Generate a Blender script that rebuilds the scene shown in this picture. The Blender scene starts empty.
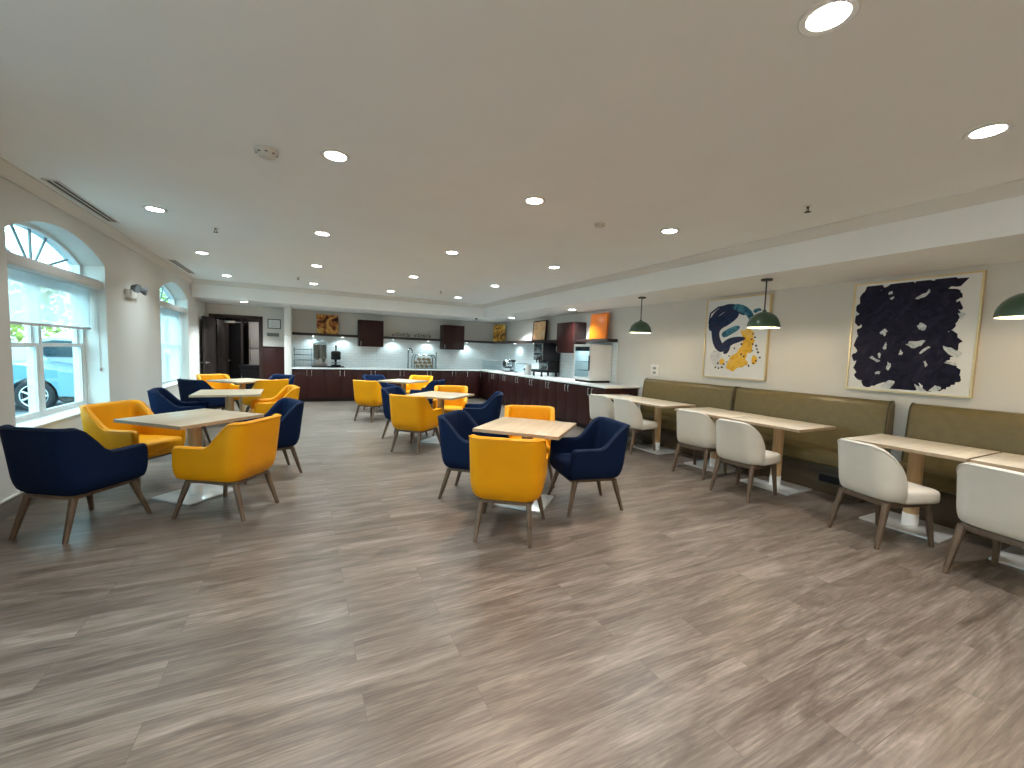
import bpy, bmesh, math, random
from mathutils import Vector, Matrix
random.seed(7)
PI = math.pi
C = bpy.context.scene.collection
SC = bpy.context.scene

# ------------------------------------------------------------------ materials
def mat(name, col, rough=.5, metal=0, spec=.5, noise=0, nscale=30, bump=0, bscale=200, sheen=0, coat=0, trans=0, emit=None, estr=0):
    m = bpy.data.materials.new(name); m.use_nodes = True
    nt = m.node_tree; b = nt.nodes['Principled BSDF']
    b.inputs['Base Color'].default_value = (*col, 1)
    b.inputs['Roughness'].default_value = rough
    b.inputs['Metallic'].default_value = metal
    b.inputs['Specular IOR Level'].default_value = spec
    if sheen: b.inputs['Sheen Weight'].default_value = sheen
    if coat: b.inputs['Coat Weight'].default_value = coat
    if trans: b.inputs['Transmission Weight'].default_value = trans
    if emit:
        b.inputs['Emission Color'].default_value = (*emit, 1); b.inputs['Emission Strength'].default_value = estr
    if noise or bump:
        tc = nt.nodes.new('ShaderNodeTexCoord')
    if noise:
        n = nt.nodes.new('ShaderNodeTexNoise'); n.inputs['Scale'].default_value = nscale; n.inputs['Detail'].default_value = 6
        nt.links.new(tc.outputs['Object'], n.inputs['Vector'])
        r = nt.nodes.new('ShaderNodeMapRange'); r.inputs['From Min'].default_value = .3; r.inputs['From Max'].default_value = .7
        r.inputs['To Min'].default_value = 1-noise; r.inputs['To Max'].default_value = 1+noise
        nt.links.new(n.outputs['Fac'], r.inputs['Value'])
        mx = nt.nodes.new('ShaderNodeVectorMath'); mx.operation = 'SCALE'; mx.inputs[0].default_value = col
        nt.links.new(r.outputs['Result'], mx.inputs['Scale'])
        nt.links.new(mx.outputs['Vector'], b.inputs['Base Color'])
    if bump:
        n2 = nt.nodes.new('ShaderNodeTexNoise'); n2.inputs['Scale'].default_value = bscale; n2.inputs['Detail'].default_value = 3
        nt.links.new(tc.outputs['Object'], n2.inputs['Vector'])
        bp = nt.nodes.new('ShaderNodeBump'); bp.inputs['Strength'].default_value = bump; bp.inputs['Distance'].default_value = .01
        nt.links.new(n2.outputs['Fac'], bp.inputs['Height']); nt.links.new(bp.outputs['Normal'], b.inputs['Normal'])
    return m

def wood(name, c1, c2, rough=.4, axis=0, scale=1.0, contrast=1.0, spec=.5):
    """streaky grain along one object axis"""
    m = bpy.data.materials.new(name); m.use_nodes = True
    nt = m.node_tree; b = nt.nodes['Principled BSDF']; L = nt.links.new
    tc = nt.nodes.new('ShaderNodeTexCoord'); mp = nt.nodes.new('ShaderNodeMapping')
    s = [22*scale]*3; s[axis] = 1.3*scale; mp.inputs['Scale'].default_value = s
    L(tc.outputs['Object'], mp.inputs['Vector'])
    n = nt.nodes.new('ShaderNodeTexNoise'); n.inputs['Scale'].default_value = 1; n.inputs['Detail'].default_value = 8; n.inputs['Distortion'].default_value = .6
    L(mp.outputs['Vector'], n.inputs['Vector'])
    cr = nt.nodes.new('ShaderNodeValToRGB'); cr.color_ramp.elements[0].position = .5-.2/contrast; cr.color_ramp.elements[1].position = .5+.2/contrast
    cr.color_ramp.elements[0].color = (*c1, 1); cr.color_ramp.elements[1].color = (*c2, 1)
    L(n.outputs['Fac'], cr.inputs['Fac']); L(cr.outputs['Color'], b.inputs['Base Color'])
    b.inputs['Roughness'].default_value = rough; b.inputs['Specular IOR Level'].default_value = spec
    return m

def floor_mat():
    m = bpy.data.materials.new('floor_planks'); m.use_nodes = True
    nt = m.node_tree; b = nt.nodes['Principled BSDF']; L = nt.links.new; N = nt.nodes.new
    tc = N('ShaderNodeTexCoord')
    mp0 = N('ShaderNodeMapping'); mp0.inputs['Location'].default_value = (.55, -.135+.0, 0)
    L(tc.outputs['Object'], mp0.inputs['Vector'])
    br = N('ShaderNodeTexBrick'); br.offset = .37; br.offset_frequency = 2; br.squash = 1
    br.inputs['Scale'].default_value = 1; br.inputs['Brick Width'].default_value = 1.22; br.inputs['Row Height'].default_value = .18
    br.inputs['Mortar Size'].default_value = .0012; br.inputs['Mortar Smooth'].default_value = 0
    br.inputs['Color1'].default_value = (0, 0, 0, 1); br.inputs['Color2'].default_value = (1, 1, 1, 1); br.inputs['Mortar'].default_value = (.5, .5, .5, 1)
    L(mp0.outputs['Vector'], br.inputs['Vector'])
    # per-plank random shift of the grain
    sc = N('ShaderNodeVectorMath'); sc.operation = 'SCALE'; sc.inputs['Scale'].default_value = 37
    L(br.outputs['Color'], sc.inputs[0])
    ad = N('ShaderNodeVectorMath'); L(mp0.outputs['Vector'], ad.inputs[0]); L(sc.outputs['Vector'], ad.inputs[1])
    def noise(scale, detail=5, dist=0, rough=.55):
        mp_ = N('ShaderNodeMapping'); mp_.inputs['Scale'].default_value = scale; L(ad.outputs['Vector'], mp_.inputs['Vector'])
        n_ = N('ShaderNodeTexNoise'); n_.inputs['Scale'].default_value = 1; n_.inputs['Detail'].default_value = detail; n_.inputs['Distortion'].default_value = dist; n_.inputs['Roughness'].default_value = rough
        L(mp_.outputs['Vector'], n_.inputs['Vector']); return n_
    n1 = noise((1.25, 9, 1), 8, 1.3, .60)       # broad figure
    n2 = noise((9, 150, 1), 4, .3, .6)          # fine pores
    n3 = noise((1.3, 3.2, 1), 3, .5)            # slow tone drift
    n4 = noise((2.6, 34, 1), 6, 1.6, .62)         # mid streaks
    # cathedral rings
    mw = N('ShaderNodeMapping'); mw.inputs['Scale'].default_value = (.55, 6.5, 1); L(ad.outputs['Vector'], mw.inputs['Vector'])
    wv = N('ShaderNodeTexWave'); wv.wave_type = 'BANDS'; wv.bands_direction = 'Y'; wv.inputs['Scale'].default_value = 2.2; wv.inputs['Distortion'].default_value = 9; wv.inputs['Detail'].default_value = 3; wv.inputs['Detail Scale'].default_value = 1.1
    L(mw.outputs['Vector'], wv.inputs['Vector'])
    cr = N('ShaderNodeValToRGB'); e = cr.color_ramp.elements
    e[0].position = .30; e[0].color = (.078, .059, .047, 1); e[1].position = .72; e[1].color = (.213, .180, .155, 1)
    e2 = e.new(.44); e2.color = (.112, .087, .070, 1)
    e3 = e.new(.57); e3.color = (.157, .128, .106, 1)
    L(n1.outputs['Fac'], cr.inputs['Fac'])
    def mul(a, fac_out, lo, hi, f0=.3, f1=.7):
        r = N('ShaderNodeMapRange'); r.inputs['From Min'].default_value = f0; r.inputs['From Max'].default_value = f1
        r.inputs['To Min'].default_value = lo; r.inputs['To Max'].default_value = hi
        L(fac_out, r.inputs['Value'])
        s = N('ShaderNodeVectorMath'); s.operation = 'SCALE'; L(a, s.inputs[0]); L(r.outputs['Result'], s.inputs['Scale'])
        return s.outputs['Vector']
    c = mul(cr.outputs['Color'], n2.outputs['Fac'], .74, 1.14)
    c = mul(c, n4.outputs['Fac'], .80, 1.17)
    c = mul(c, n3.outputs['Fac'], .92, 1.08)
    c = mul(c, wv.outputs['Fac'], .90, 1.07, 0, 1)
    sep = N('ShaderNodeSeparateColor'); L(br.outputs['Color'], sep.inputs['Color'])
    c = mul(c, sep.outputs['Red'], .90, 1.12, 0, 1)
    n5 = noise((2.4, 5.5, 1), 2, .8)           # scattered knots
    c = mul(c, n5.outputs['Fac'], 1, .62, .66, .80)
    mo = N('ShaderNodeMix'); mo.data_type = 'RGBA'; L(br.outputs['Fac'], mo.inputs['Factor']); L(c, mo.inputs['A']); mo.inputs['B'].default_value = (.08, .062, .05, 1)
    L(mo.outputs['Result'], b.inputs['Base Color'])
    rr = N('ShaderNodeMapRange'); rr.inputs['To Min'].default_value = .24; rr.inputs['To Max'].default_value = .44; L(n2.outputs['Fac'], rr.inputs['Value'])
    L(rr.outputs['Result'], b.inputs['Roughness'])
    bp = N('ShaderNodeBump'); bp.inputs['Strength'].default_value = .12; bp.inputs['Distance'].default_value = .004
    L(n2.outputs['Fac'], bp.inputs['Height']); L(bp.outputs['Normal'], b.inputs['Normal'])
    return m

def tile_mat():
    m = bpy.data.materials.new('white_subway_tile'); m.use_nodes = True
    nt = m.node_tree; b = nt.nodes['Principled BSDF']; L = nt.links.new; N = nt.nodes.new
    tc = N('ShaderNodeTexCoord'); sx = N('ShaderNodeSeparateXYZ'); L(tc.outputs['Object'], sx.inputs[0])
    ad = N('ShaderNodeMath'); L(sx.outputs['X'], ad.inputs[0]); L(sx.outputs['Y'], ad.inputs[1])
    cb = N('ShaderNodeCombineXYZ'); L(ad.outputs[0], cb.inputs['X']); L(sx.outputs['Z'], cb.inputs['Y'])
    br = N('ShaderNodeTexBrick'); br.inputs['Scale'].default_value = 1; br.inputs['Brick Width'].default_value = .2; br.inputs['Row Height'].default_value = .076
    br.inputs['Mortar Size'].default_value = .003
    br.inputs['Color1'].default_value = (.80, .85, .87, 1); br.inputs['Color2'].default_value = (.74, .80, .82, 1); br.inputs['Mortar'].default_value = (.56, .60, .62, 1)
    L(cb.outputs[0], br.inputs['Vector']); L(br.outputs['Color'], b.inputs['Base Color'])
    b.inputs['Roughness'].default_value = .18
    return m

def art_mat(name, cols, scale=3.0, rough=.5):
    m = bpy.data.materials.new(name); m.use_nodes = True
    nt = m.node_tree; b = nt.nodes['Principled BSDF']; L = nt.links.new; N = nt.nodes.new
    tc = N('ShaderNodeTexCoord'); n = N('ShaderNodeTexNoise'); n.inputs['Scale'].default_value = scale; n.inputs['Detail'].default_value = 5; n.inputs['Distortion'].default_value = 1.5
    L(tc.outputs['Object'], n.inputs['Vector'])
    cr = N('ShaderNodeValToRGB'); e = cr.color_ramp.elements
    k = len(cols)
    e[0].position = .34; e[0].color = (*cols[0], 1); e[1].position = .66; e[1].color = (*cols[-1], 1)
    for i in range(1, k-1):
        x = e.new(.34+.32*i/(k-1)); x.color = (*cols[i], 1)
    L(n.outputs['Fac'], cr.inputs['Fac']); L(cr.outputs['Color'], b.inputs['Base Color']); b.inputs['Roughness'].default_value = rough; b.inputs['Specular IOR Level'].default_value = .12
    return m

def pane_mat(name, tint, refl=.08, alpha_col=None):
    m = bpy.data.materials.new(name); m.use_nodes = True
    nt = m.node_tree; nt.nodes.clear(); N = nt.nodes.new; L = nt.links.new
    o = N('ShaderNodeOutputMaterial'); t = N('ShaderNodeBsdfTransparent'); t.inputs['Color'].default_value = (*tint, 1)
    g = N('ShaderNodeBsdfGlossy'); g.inputs['Roughness'].default_value = .03
    mx = N('ShaderNodeMixShader'); fr = N('ShaderNodeLayerWeight'); fr.inputs['Blend'].default_value = .5
    pw = N('ShaderNodeMath'); pw.operation = 'POWER'; pw.inputs[1].default_value = 5; L(fr.outputs['Facing'], pw.inputs[0])
    ma = N('ShaderNodeMath'); ma.operation = 'MULTIPLY_ADD'; ma.inputs[1].default_value = .55; ma.inputs[2].default_value = .03; L(pw.outputs[0], ma.inputs[0])
    L(ma.outputs[0], mx.inputs['Fac']); L(t.outputs[0], mx.inputs[1]); L(g.outputs[0], mx.inputs[2]); L(mx.outputs[0], o.inputs['Surface'])
    return m

def blind_mat(name='sheer_blind_fabric', op=.20):
    m = bpy.data.materials.new(name); m.use_nodes = True
    nt = m.node_tree; nt.nodes.clear(); N = nt.nodes.new; L = nt.links.new
    o = N('ShaderNodeOutputMaterial')
    tl = N('ShaderNodeBsdfTranslucent'); tl.inputs['Color'].default_value = (.80, .83, .83, 1)
    df = N('ShaderNodeBsdfDiffuse'); df.inputs['Color'].default_value = (.74, .77, .77, 1)
    tr = N('ShaderNodeBsdfTransparent'); tr.inputs['Color'].default_value = (.9, .95, .95, 1)
    tc = N('ShaderNodeTexCoord'); n = N('ShaderNodeTexNoise'); n.inputs['Scale'].default_value = 60
    mp = N('ShaderNodeMapping'); mp.inputs['Scale'].default_value = (1, 1, .1); L(tc.outputs['Object'], mp.inputs[0]); L(mp.outputs[0], n.inputs['Vector'])
    mr = N('ShaderNodeMapRange'); mr.inputs['To Min'].default_value = op-.08; mr.inputs['To Max'].default_value = op+.08; L(n.outputs['Fac'], mr.inputs['Value'])
    a = N('ShaderNodeMixShader'); a.inputs['Fac'].default_value = .55; L(df.outputs[0], a.inputs[1]); L(tl.outputs[0], a.inputs[2])
    b = N('ShaderNodeMixShader'); L(mr.outputs[0], b.inputs['Fac']); L(a.outputs[0], b.inputs[1]); L(tr.outputs[0], b.inputs[2])
    L(b.outputs[0], o.inputs['Surface'])
    return m

WALL = (.60, .585, .55)
M = {}
M['wall'] = mat('wall_paint', WALL, .75, noise=.015, nscale=3, bump=.03, bscale=90)
M['ceiling'] = mat('ceiling_paint', (.80, .815, .81), .85, noise=.015, nscale=2)
M['trimw'] = mat('trim_paint', (.66, .645, .61), .45)
M['floor'] = floor_mat()
M['tile'] = tile_mat()
M['yellow'] = mat('yellow_vinyl', (.66, .272, .001), .45, spec=.22, noise=.03, nscale=8, bump=.05, bscale=350)
M['yellow_piping'] = mat('yellow_piping', (.74, .33, .006), .42, spec=.3)
M['navy'] = mat('navy_weave', (.0036, .0115, .040), .7, spec=.09, noise=.12, nscale=200, bump=.08, bscale=500)
M['navy_piping'] = mat('navy_piping', (.007, .016, .044), .6, spec=.2)
M['cream'] = mat('cream_vinyl', (.60, .565, .50), .45, noise=.02, nscale=10, bump=.03, bscale=400)
M['cream_piping'] = mat('cream_piping', (.66, .63, .56), .45)
M['leg'] = wood('walnut_leg', (.072, .046, .029), (.135, .092, .06), .42, axis=2)
M['taupe'] = mat('taupe_baseboard', (.17, .145, .125), .5, noise=.05)
M['top'] = wood('oak_laminate', (.36, .275, .180), (.48, .395, .285), .32, axis=0, contrast=1.1)
M['top_pale'] = wood('pale_oak_laminate', (.62, .545, .435), (.76, .69, .585), .32, axis=0, contrast=1.1)
M['topedge'] = mat('oak_edge_band', (.34, .25, .16), .5, noise=.08, nscale=20)
M['column'] = wood('oak_column', (.46, .30, .15), (.60, .42, .24), .4, axis=2)
M['steel'] = mat('brushed_steel', (.70, .70, .70), .28, metal=1, noise=.05, nscale=60)
M['plate'] = mat('satin_plate', (.66, .67, .67), .3, metal=.45, noise=.04, nscale=40)
M['white_metal'] = mat('white_metal', (.78, .78, .77), .3, noise=.02)
M['dark_metal'] = mat('dark_metal', (.03, .03, .03), .45, noise=.05)
M['olive'] = mat('olive_leatherette', (.138, .105, .042), .33, spec=.36, noise=.10, nscale=14, bump=.10, bscale=180)
M['olive_dark'] = mat('olive_welt', (.045, .032, .012), .4, noise=.05)
M['bench_base'] = wood('bench_base_laminate', (.045, .030, .016), (.075, .052, .028), .4, axis=1)
M['cabinet'] = wood('wine_laminate', (.020, .0045, .0040), (.033, .0075, .0064), .42, axis=2, spec=.25)
M['cab_dark'] = mat('cabinet_carcass', (.014, .006, .005), .5, noise=.05)
M['counter'] = mat('white_quartz', (.80, .81, .80), .2, noise=.03, nscale=70)
M['shelf'] = wood('espresso_shelf', (.014, .008, .007), (.026, .014, .011), .4, axis=0)
M['green'] = mat('green_enamel', (.022, .068, .036), .3, noise=.03, coat=.4)
M['lamp_in'] = mat('lamp_inner_enamel', (.85, .82, .74), .5, noise=.02)
M['bulb'] = mat('warm_bulb', (1, .9, .7), .4, emit=(1, .80, .52), estr=22)
M['lens'] = mat('downlight_lens', (1, 1, 1), .4, emit=(.93, 1, .98), estr=38)
M['lens_warm'] = mat('warm_downlight_lens', (1, .95, .9), .4, emit=(1, .80, .60), estr=34)
M['lens_dim'] = mat('puck_lens', (1, 1, 1), .4, emit=(.88, 1, 1), estr=12)
M['gold'] = mat('gold_frame', (.70, .54, .30), .35, metal=.7, noise=.05)
M['canvas'] = mat('white_canvas', (.70, .70, .69), .8, noise=.02, nscale=90, bump=.1, bscale=300)
M['ink'] = art_mat('navy_black_paint', [(.006, .006, .016), (.012, .011, .026), (.018, .015, .032), (.008, .009, .020)], 7)
M['ink2'] = art_mat('plum_black_paint', [(.008, .008, .022), (.016, .014, .032), (.026, .023, .046), (.010, .012, .030)], 9)
M['ink_blue'] = art_mat('navy_paint', [(.010, .014, .045), (.018, .035, .085), (.030, .025, .060)], 6)
M['teal'] = art_mat('teal_paint', [(.015, .06, .12), (.04, .16, .24), (.10, .25, .32)], 8)
M['pale'] = art_mat('pale_blue_paint', [(.34, .40, .42), (.52, .56, .57), (.66, .67, .66)], 14)
M['grey_wash'] = art_mat('grey_wash_paint', [(.48, .49, .50), (.60, .60, .61), (.66, .66, .66)], 9)
M['ochre'] = art_mat('ochre_paint', [(.62, .33, .04), (.78, .46, .05), (.75, .50, .16)], 8)
M['plastic_w'] = mat('white_plastic', (.72, .71, .69), .4, noise=.02)
M['plastic_b'] = mat('black_plastic', (.005, .005, .007), .5, spec=.25, noise=.1)
M['chrome'] = mat('chrome', (.34, .38, .40), .2, metal=1, noise=.03)
M['glass'] = pane_mat('clear_glass', (.90, .97, .98))
M['pane'] = pane_mat('window_pane_glass', (.74, .91, .945))
M['acrylic'] = pane_mat('clear_acrylic', (.93, .96, .97))
M['fridge_glass'] = pane_mat('cooler_glass', (.72, .82, .85))
M['vinyl_frame'] = mat('window_vinyl', (.66, .68, .68), .4, noise=.02)
M['muntin'] = mat('backlit_muntin', (.20, .27, .28), .5, noise=.03)  # white vinyl too; its backlit darkness is put into the colour
M['blind'] = blind_mat()
M['cassette'] = mat('blind_cassette', (.52, .51, .49), .5, noise=.02)
M['door'] = wood('espresso_door', (.013, .0095, .009), (.024, .018, .016), .4, axis=2, spec=.25)
M['doorframe'] = wood('espresso_frame', (.022, .012, .010), (.036, .020, .017), .4, axis=2, spec=.3)
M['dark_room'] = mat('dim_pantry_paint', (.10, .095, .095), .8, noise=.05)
M['pantry_white'] = mat('pantry_white', (.46, .45, .43), .6, noise=.05)
M['granola'] = art_mat('cereal', [(.12, .10, .075), (.18, .15, .12), (.25, .21, .17)], 60)
M['bread'] = art_mat('pastry', [(.22, .16, .10), (.36, .29, .20), (.48, .42, .32)], 25)
M['orange'] = mat('orange_paint', (.80, .20, .008), .4, noise=.03)
M['brown_letter'] = mat('brown_ornament', (.09, .05, .035), .5, noise=.1)
M['art1'] = art_mat('amber_art', [(.02, .012, .012), (.25, .07, .03), (.55, .26, .06), (.62, .45, .16), (.20, .07, .05)], 3.2)
M['art2'] = art_mat('gold_art', [(.06, .04, .03), (.30, .13, .03), (.60, .36, .05), (.62, .52, .28)], 6)
M['art3'] = art_mat('coral_art', [(.70, .66, .58), (.72, .42, .16), (.78, .52, .30), (.62, .16, .06)], 9)
M['notice'] = mat('notice_paper', (.68, .72, .72), .5, noise=.02)
M['ink_grey'] = mat('grey_print', (.22, .26, .30), .6, noise=.02)
M['plaque'] = mat('grey_plaque', (.16, .16, .15), .4, noise=.1)
M['asphalt'] = mat('asphalt', (.13, .135, .14), .85, noise=.15, nscale=40)
M['car_blue'] = mat('car_paint_blue', (.085, .22, .29), .2, metal=.2, coat=.8, noise=.02)
M['car_silver'] = mat('car_paint_silver', (.36, .42, .46), .22, metal=.3, coat=.8, noise=.02)
M['car_glass'] = mat('car_glass', (.02, .04, .05), .06, noise=.02)
M['tyre'] = mat('tyre_rubber', (.012, .012, .013), .8, noise=.1)
M['alloy'] = mat('alloy_wheel', (.55, .58, .60), .28, metal=.8, noise=.03)
M['lamp_red'] = mat('car_lamp', (.25, .02, .02), .2, noise=.02)
M['bark'] = mat('bark', (.10, .075, .055), .9, noise=.2, nscale=12, bump=.4, bscale=20)
M['leaf'] = mat('leaf_green', (.16, .27, .035), .6, noise=.35, nscale=6)
M['leaf2'] = mat('leaf_yellow_green', (.28, .34, .06), .6, noise=.35, nscale=6)

# ------------------------------------------------------------------ mesh helpers
def nb(): return bmesh.new()
def add_box(bm, x0, x1, y0, y1, z0, z1, bev=0, seg=2):
    t = bmesh.new(); bmesh.ops.create_cube(t, size=1)
    for v in t.verts: v.co = ((x0+x1)/2+v.co.x*(x1-x0), (y0+y1)/2+v.co.y*(y1-y0), (z0+z1)/2+v.co.z*(z1-z0))
    if bev: bmesh.ops.bevel(t, geom=t.edges[:], offset=min(bev, .49*min(abs(x1-x0), abs(y1-y0), abs(z1-z0))), segments=seg, profile=.5, affect='EDGES')
    merge(bm, t); return bm
def merge(bm, t, mtx=None):
    if mtx is not None: bmesh.ops.transform(t, matrix=mtx, verts=t.verts[:])
    me = bpy.data.meshes.new('tmp'); t.to_mesh(me); t.free(); bm.from_mesh(me); bpy.data.meshes.remove(me)
def add_lathe(bm, prof, cx=0, cy=0, cz=0, n=24, mtx=None):
    """prof: list of (r, z); closes poles when r == 0"""
    t = bmesh.new(); rings = []
    for r, z in prof:
        if r <= 1e-6: rings.append([t.verts.new((cx, cy, cz+z))])
        else: rings.append([t.verts.new((cx+r*math.cos(2*PI*k/n), cy+r*math.sin(2*PI*k/n), cz+z)) for k in range(n)])
    for a, b in zip(rings, rings[1:]):
        for k in range(n):
            k2 = (k+1) % n
            if len(a) == 1 and len(b) == 1: continue
            if len(a) == 1: t.faces.new((a[0], b[k2], b[k]))
            elif len(b) == 1: t.faces.new((a[k], a[k2], b[0]))
            else: t.faces.new((a[k], a[k2], b[k2], b[k]))
    bmesh.ops.recalc_face_normals(t, faces=t.faces[:])
    merge(bm, t, mtx); return bm
def add_cyl(bm, p0, p1, r0, r1=None, n=14):
    """tapered round bar from p0 to p1"""
    r1 = r0 if r1 is None else r1
    p0, p1 = Vector(p0), Vector(p1); d = p1-p0; L = d.length
    q = Vector((0, 0, 1)).rotation_difference(d.normalized()).to_matrix().to_4x4(); q.translation = p0
    add_lathe(bm, [(0, 0), (r0, 0), (r1, L), (0, L)], n=n, mtx=q); return bm
def add_tube(bm, pts, r, n=8, closed=False):
    """round tube through points"""
    pts = [Vector(p) for p in pts]; t = bmesh.new(); rings = []; m = len(pts)
    prev = None
    for i, p in enumerate(pts):
        if closed: d = pts[(i+1) % m]-pts[i-1]
        else: d = pts[min(i+1, m-1)]-pts[max(i-1, 0)]
        d.normalize()
        if prev is None:
            a = d.orthogonal().normalized()
        else:
            a = (prev-d*prev.dot(d)).normalized()
        prev = a; b = d.cross(a)
        rr = r[i] if isinstance(r, (list, tuple)) else r
        rings.append([t.verts.new(p+rr*(math.cos(2*PI*k/n)*a+math.sin(2*PI*k/n)*b)) for k in range(n)])
    pairs = list(zip(rings, rings[1:]))+([(rings[-1], rings[0])] if closed else [])
    for a, b in pairs:
        for k in range(n): t.faces.new((a[k], a[(k+1) % n], b[(k+1) % n], b[k]))
    if not closed:
        t.faces.new(rings[0][::-1]); t.faces.new(rings[-1])
    bmesh.ops.recalc_face_normals(t, faces=t.faces[:])
    merge(bm, t); return bm
def add_prism(bm, poly, h0, h1, mtx=None, holes=()):
    """2D outline (with holes) in local XY extruded from z=h0 to z=h1"""
    t = bmesh.new(); edges = []
    for loop in [poly, *holes]:
        vs = [t.verts.new((x, y, h0)) for x, y in loop]
        for i in range(len(vs)): edges.append(t.edges.new((vs[i], vs[(i+1) % len(vs)])))
    bmesh.ops.triangle_fill(t, use_beauty=True, use_dissolve=False, edges=edges)
    fs = t.faces[:]
    r = bmesh.ops.extrude_face_region(t, geom=fs)
    for v in r['geom']:
        if isinstance(v, bmesh.types.BMVert): v.co.z = h1
    bmesh.ops.recalc_face_normals(t, faces=t.faces[:])
    merge(bm, t, mtx); return bm
def rings_mesh(bm, rings, cap0=True, cap1=True):
    t = bmesh.new(); R = [[t.verts.new(p) for p in r] for r in rings]; n = len(R[0])
    for a, b in zip(R, R[1:]):
        for k in range(n): t.faces.new((a[k], a[(k+1) % n], b[(k+1) % n], b[k]))
    if cap0: t.faces.new(R[0][::-1])
    if cap1: t.faces.new(R[-1])
    bmesh.ops.recalc_face_normals(t, faces=t.faces[:])
    merge(bm, t); return bm
def obj(name, bm, m, parent=None, smooth=35, sub=0):
    me = bpy.data.meshes.new(name); bm.to_mesh(me); bm.free()
    me.materials.append(m)
    if smooth:
        for p in me.polygons: p.use_smooth = True
        try: me.set_sharp_from_angle(angle=math.radians(smooth))
        except Exception: pass
    o = bpy.data.objects.new(name, me); C.objects.link(o)
    if parent: o.parent = parent
    if sub:
        md = o.modifiers.new('soft', 'SUBSURF'); md.levels = sub; md.render_levels = sub
    return o
def tag(o, label, cat, group=None, kind=None):
    o['label'] = label; o['category'] = cat
    if group: o['group'] = group
    if kind: o['kind'] = kind
    return o
def thing(name, label, cat, loc=(0, 0, 0), rotz=0, group=None):
    o = bpy.data.objects.new(name, None); C.objects.link(o); o.empty_display_size = .1
    o.location = loc; o.rotation_euler = (0, 0, rotz)
    return tag(o, label, cat, group)
def struct(name, bm, m, parent=None, smooth=30):
    o = obj(name, bm, m, parent, smooth)
    if not parent: o['kind'] = 'structure'
    return o
def dup(root, loc, rotz, label, group=None):
    r = root.copy(); C.objects.link(r); r.location = loc; r.rotation_euler = (0, 0, rotz); r['label'] = label
    if group: r['group'] = group
    for ch in list(root.children):
        c = ch.copy(); C.objects.link(c); c.parent = r
        for g in list(ch.children):
            d = g.copy(); C.objects.link(d); d.parent = c
    return r
def smooth01(t):
    t = max(0, min(1, t)); return t*t*(3-2*t)
def face_dir(dx, dy):      # rotation so that local +Y looks along (dx, dy)
    return math.atan2(-dx, dy)

# ------------------------------------------------------------------ camera
cam_d = bpy.data.cameras.new('camera'); cam = bpy.data.objects.new('camera', cam_d); C.objects.link(cam)
R_ = Vector((0.89309824, -0.44861596, 0.03345516)); U_ = Vector((0.00339862, 0.08109403, 0.99670066)); F_ = Vector((0.44984884, 0.89003791, -0.07394961))
mt = Matrix((R_, U_, -F_)).transposed().to_4x4(); mt.translation = (0, 0, 1.45)
cam.matrix_world = mt
cam_d.sensor_width = 36; cam_d.lens = 414.70254/1024*36; cam_d.clip_start = .05; cam_d.clip_end = 300
SC.camera = cam

# ------------------------------------------------------------------ room shell
XL, XR, YB, YF, ZC, ZS = -2.12, 5.75, 12.6, -3.0, 2.80, 2.43
XS, YK = 4.62, 11.1          # soffit face, bulkhead face
def arch(y0, y1, z0, zs, rise, n=24):
    """window outline in (Y, Z), counter-clockwise, segmental arch on top"""
    hw = (y1-y0)/2; R = (hw*hw+rise*rise)/(2*rise); cz = zs+rise-R; a = math.asin(hw/R); cy = (y0+y1)/2
    pts = [(y0, z0), (y1, z0)]
    for k in range(n+1):
        t = a-2*a*k/n
        pts.append((cy+R*math.sin(t), cz+R*math.cos(t)))
    return pts
WIN = [(4.86, 6.73), (8.87, 10.74), (.85, 2.72)]
SILL, SPR, RISE = .655, 2.32, .215
YZX = Matrix(((0, 0, 1, 0), (1, 0, 0, 0), (0, 1, 0, 0), (0, 0, 0, 1)))   # local (x, y, z) -> world (z, x, y)
bm = nb(); add_prism(bm, [(YF, 0), (YB+.15, 0), (YB+.15, ZC), (YF, ZC)], XL-.30, XL, YZX, holes=[arch(a, b, SILL, SPR, RISE) for a, b in WIN])
struct('wall_left', bm, M['wall'])
bm = nb(); add_box(bm, XR, XR+.15, YF, YB+.15, 0, ZC); struct('wall_right', bm, M['wall'])
# back wall with the pantry doorway (X -1.97..-1.0, z to 2.09)
DX0, DX1, DZ = -1.98, -1.02, 2.09
XZY = Matrix(((1, 0, 0, 0), (0, 0, -1, 0), (0, 1, 0, 0), (0, 0, 0, 1)))   # local (x, y, z) -> world (x, -z, y)
bm = nb(); add_prism(bm, [(XL, 0), (DX0, 0), (DX0, DZ), (DX1, DZ), (DX1, 0), (XR, 0), (XR, ZC), (XL, ZC)], -YB-.15, -YB, XZY)
struct('wall_back', bm, M['wall'])
bm = nb(); add_box(bm, XL, XR, YF-.15, YF, 0, ZC); struct('wall_front', bm, M['wall'])
bm = nb(); add_box(bm, XL-.3, XR+.15, YF-.15, YB+.15, -.1, 0); struct('floor', bm, M['floor'])
bm = nb(); add_box(bm, XL-.3, XR+.15, YF-.15, YB+.15, ZC, ZC+.12); struct('ceiling', bm, M['ceiling'])
bm = nb(); add_box(bm, XS, XR, YF, YB, ZS, ZC); struct('ceiling_soffit', bm, M['ceiling'])
bm = nb(); add_box(bm, XL, XS, YK, YB, ZS, ZC); struct('ceiling_bulkhead', bm, M['ceiling'])
# wing wall closing the counter
bm = nb(); add_box(bm, -.42, -.26, 11.98, YB, 0, ZS, .004); struct('wall_wing', bm, M['trimw'])
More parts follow.
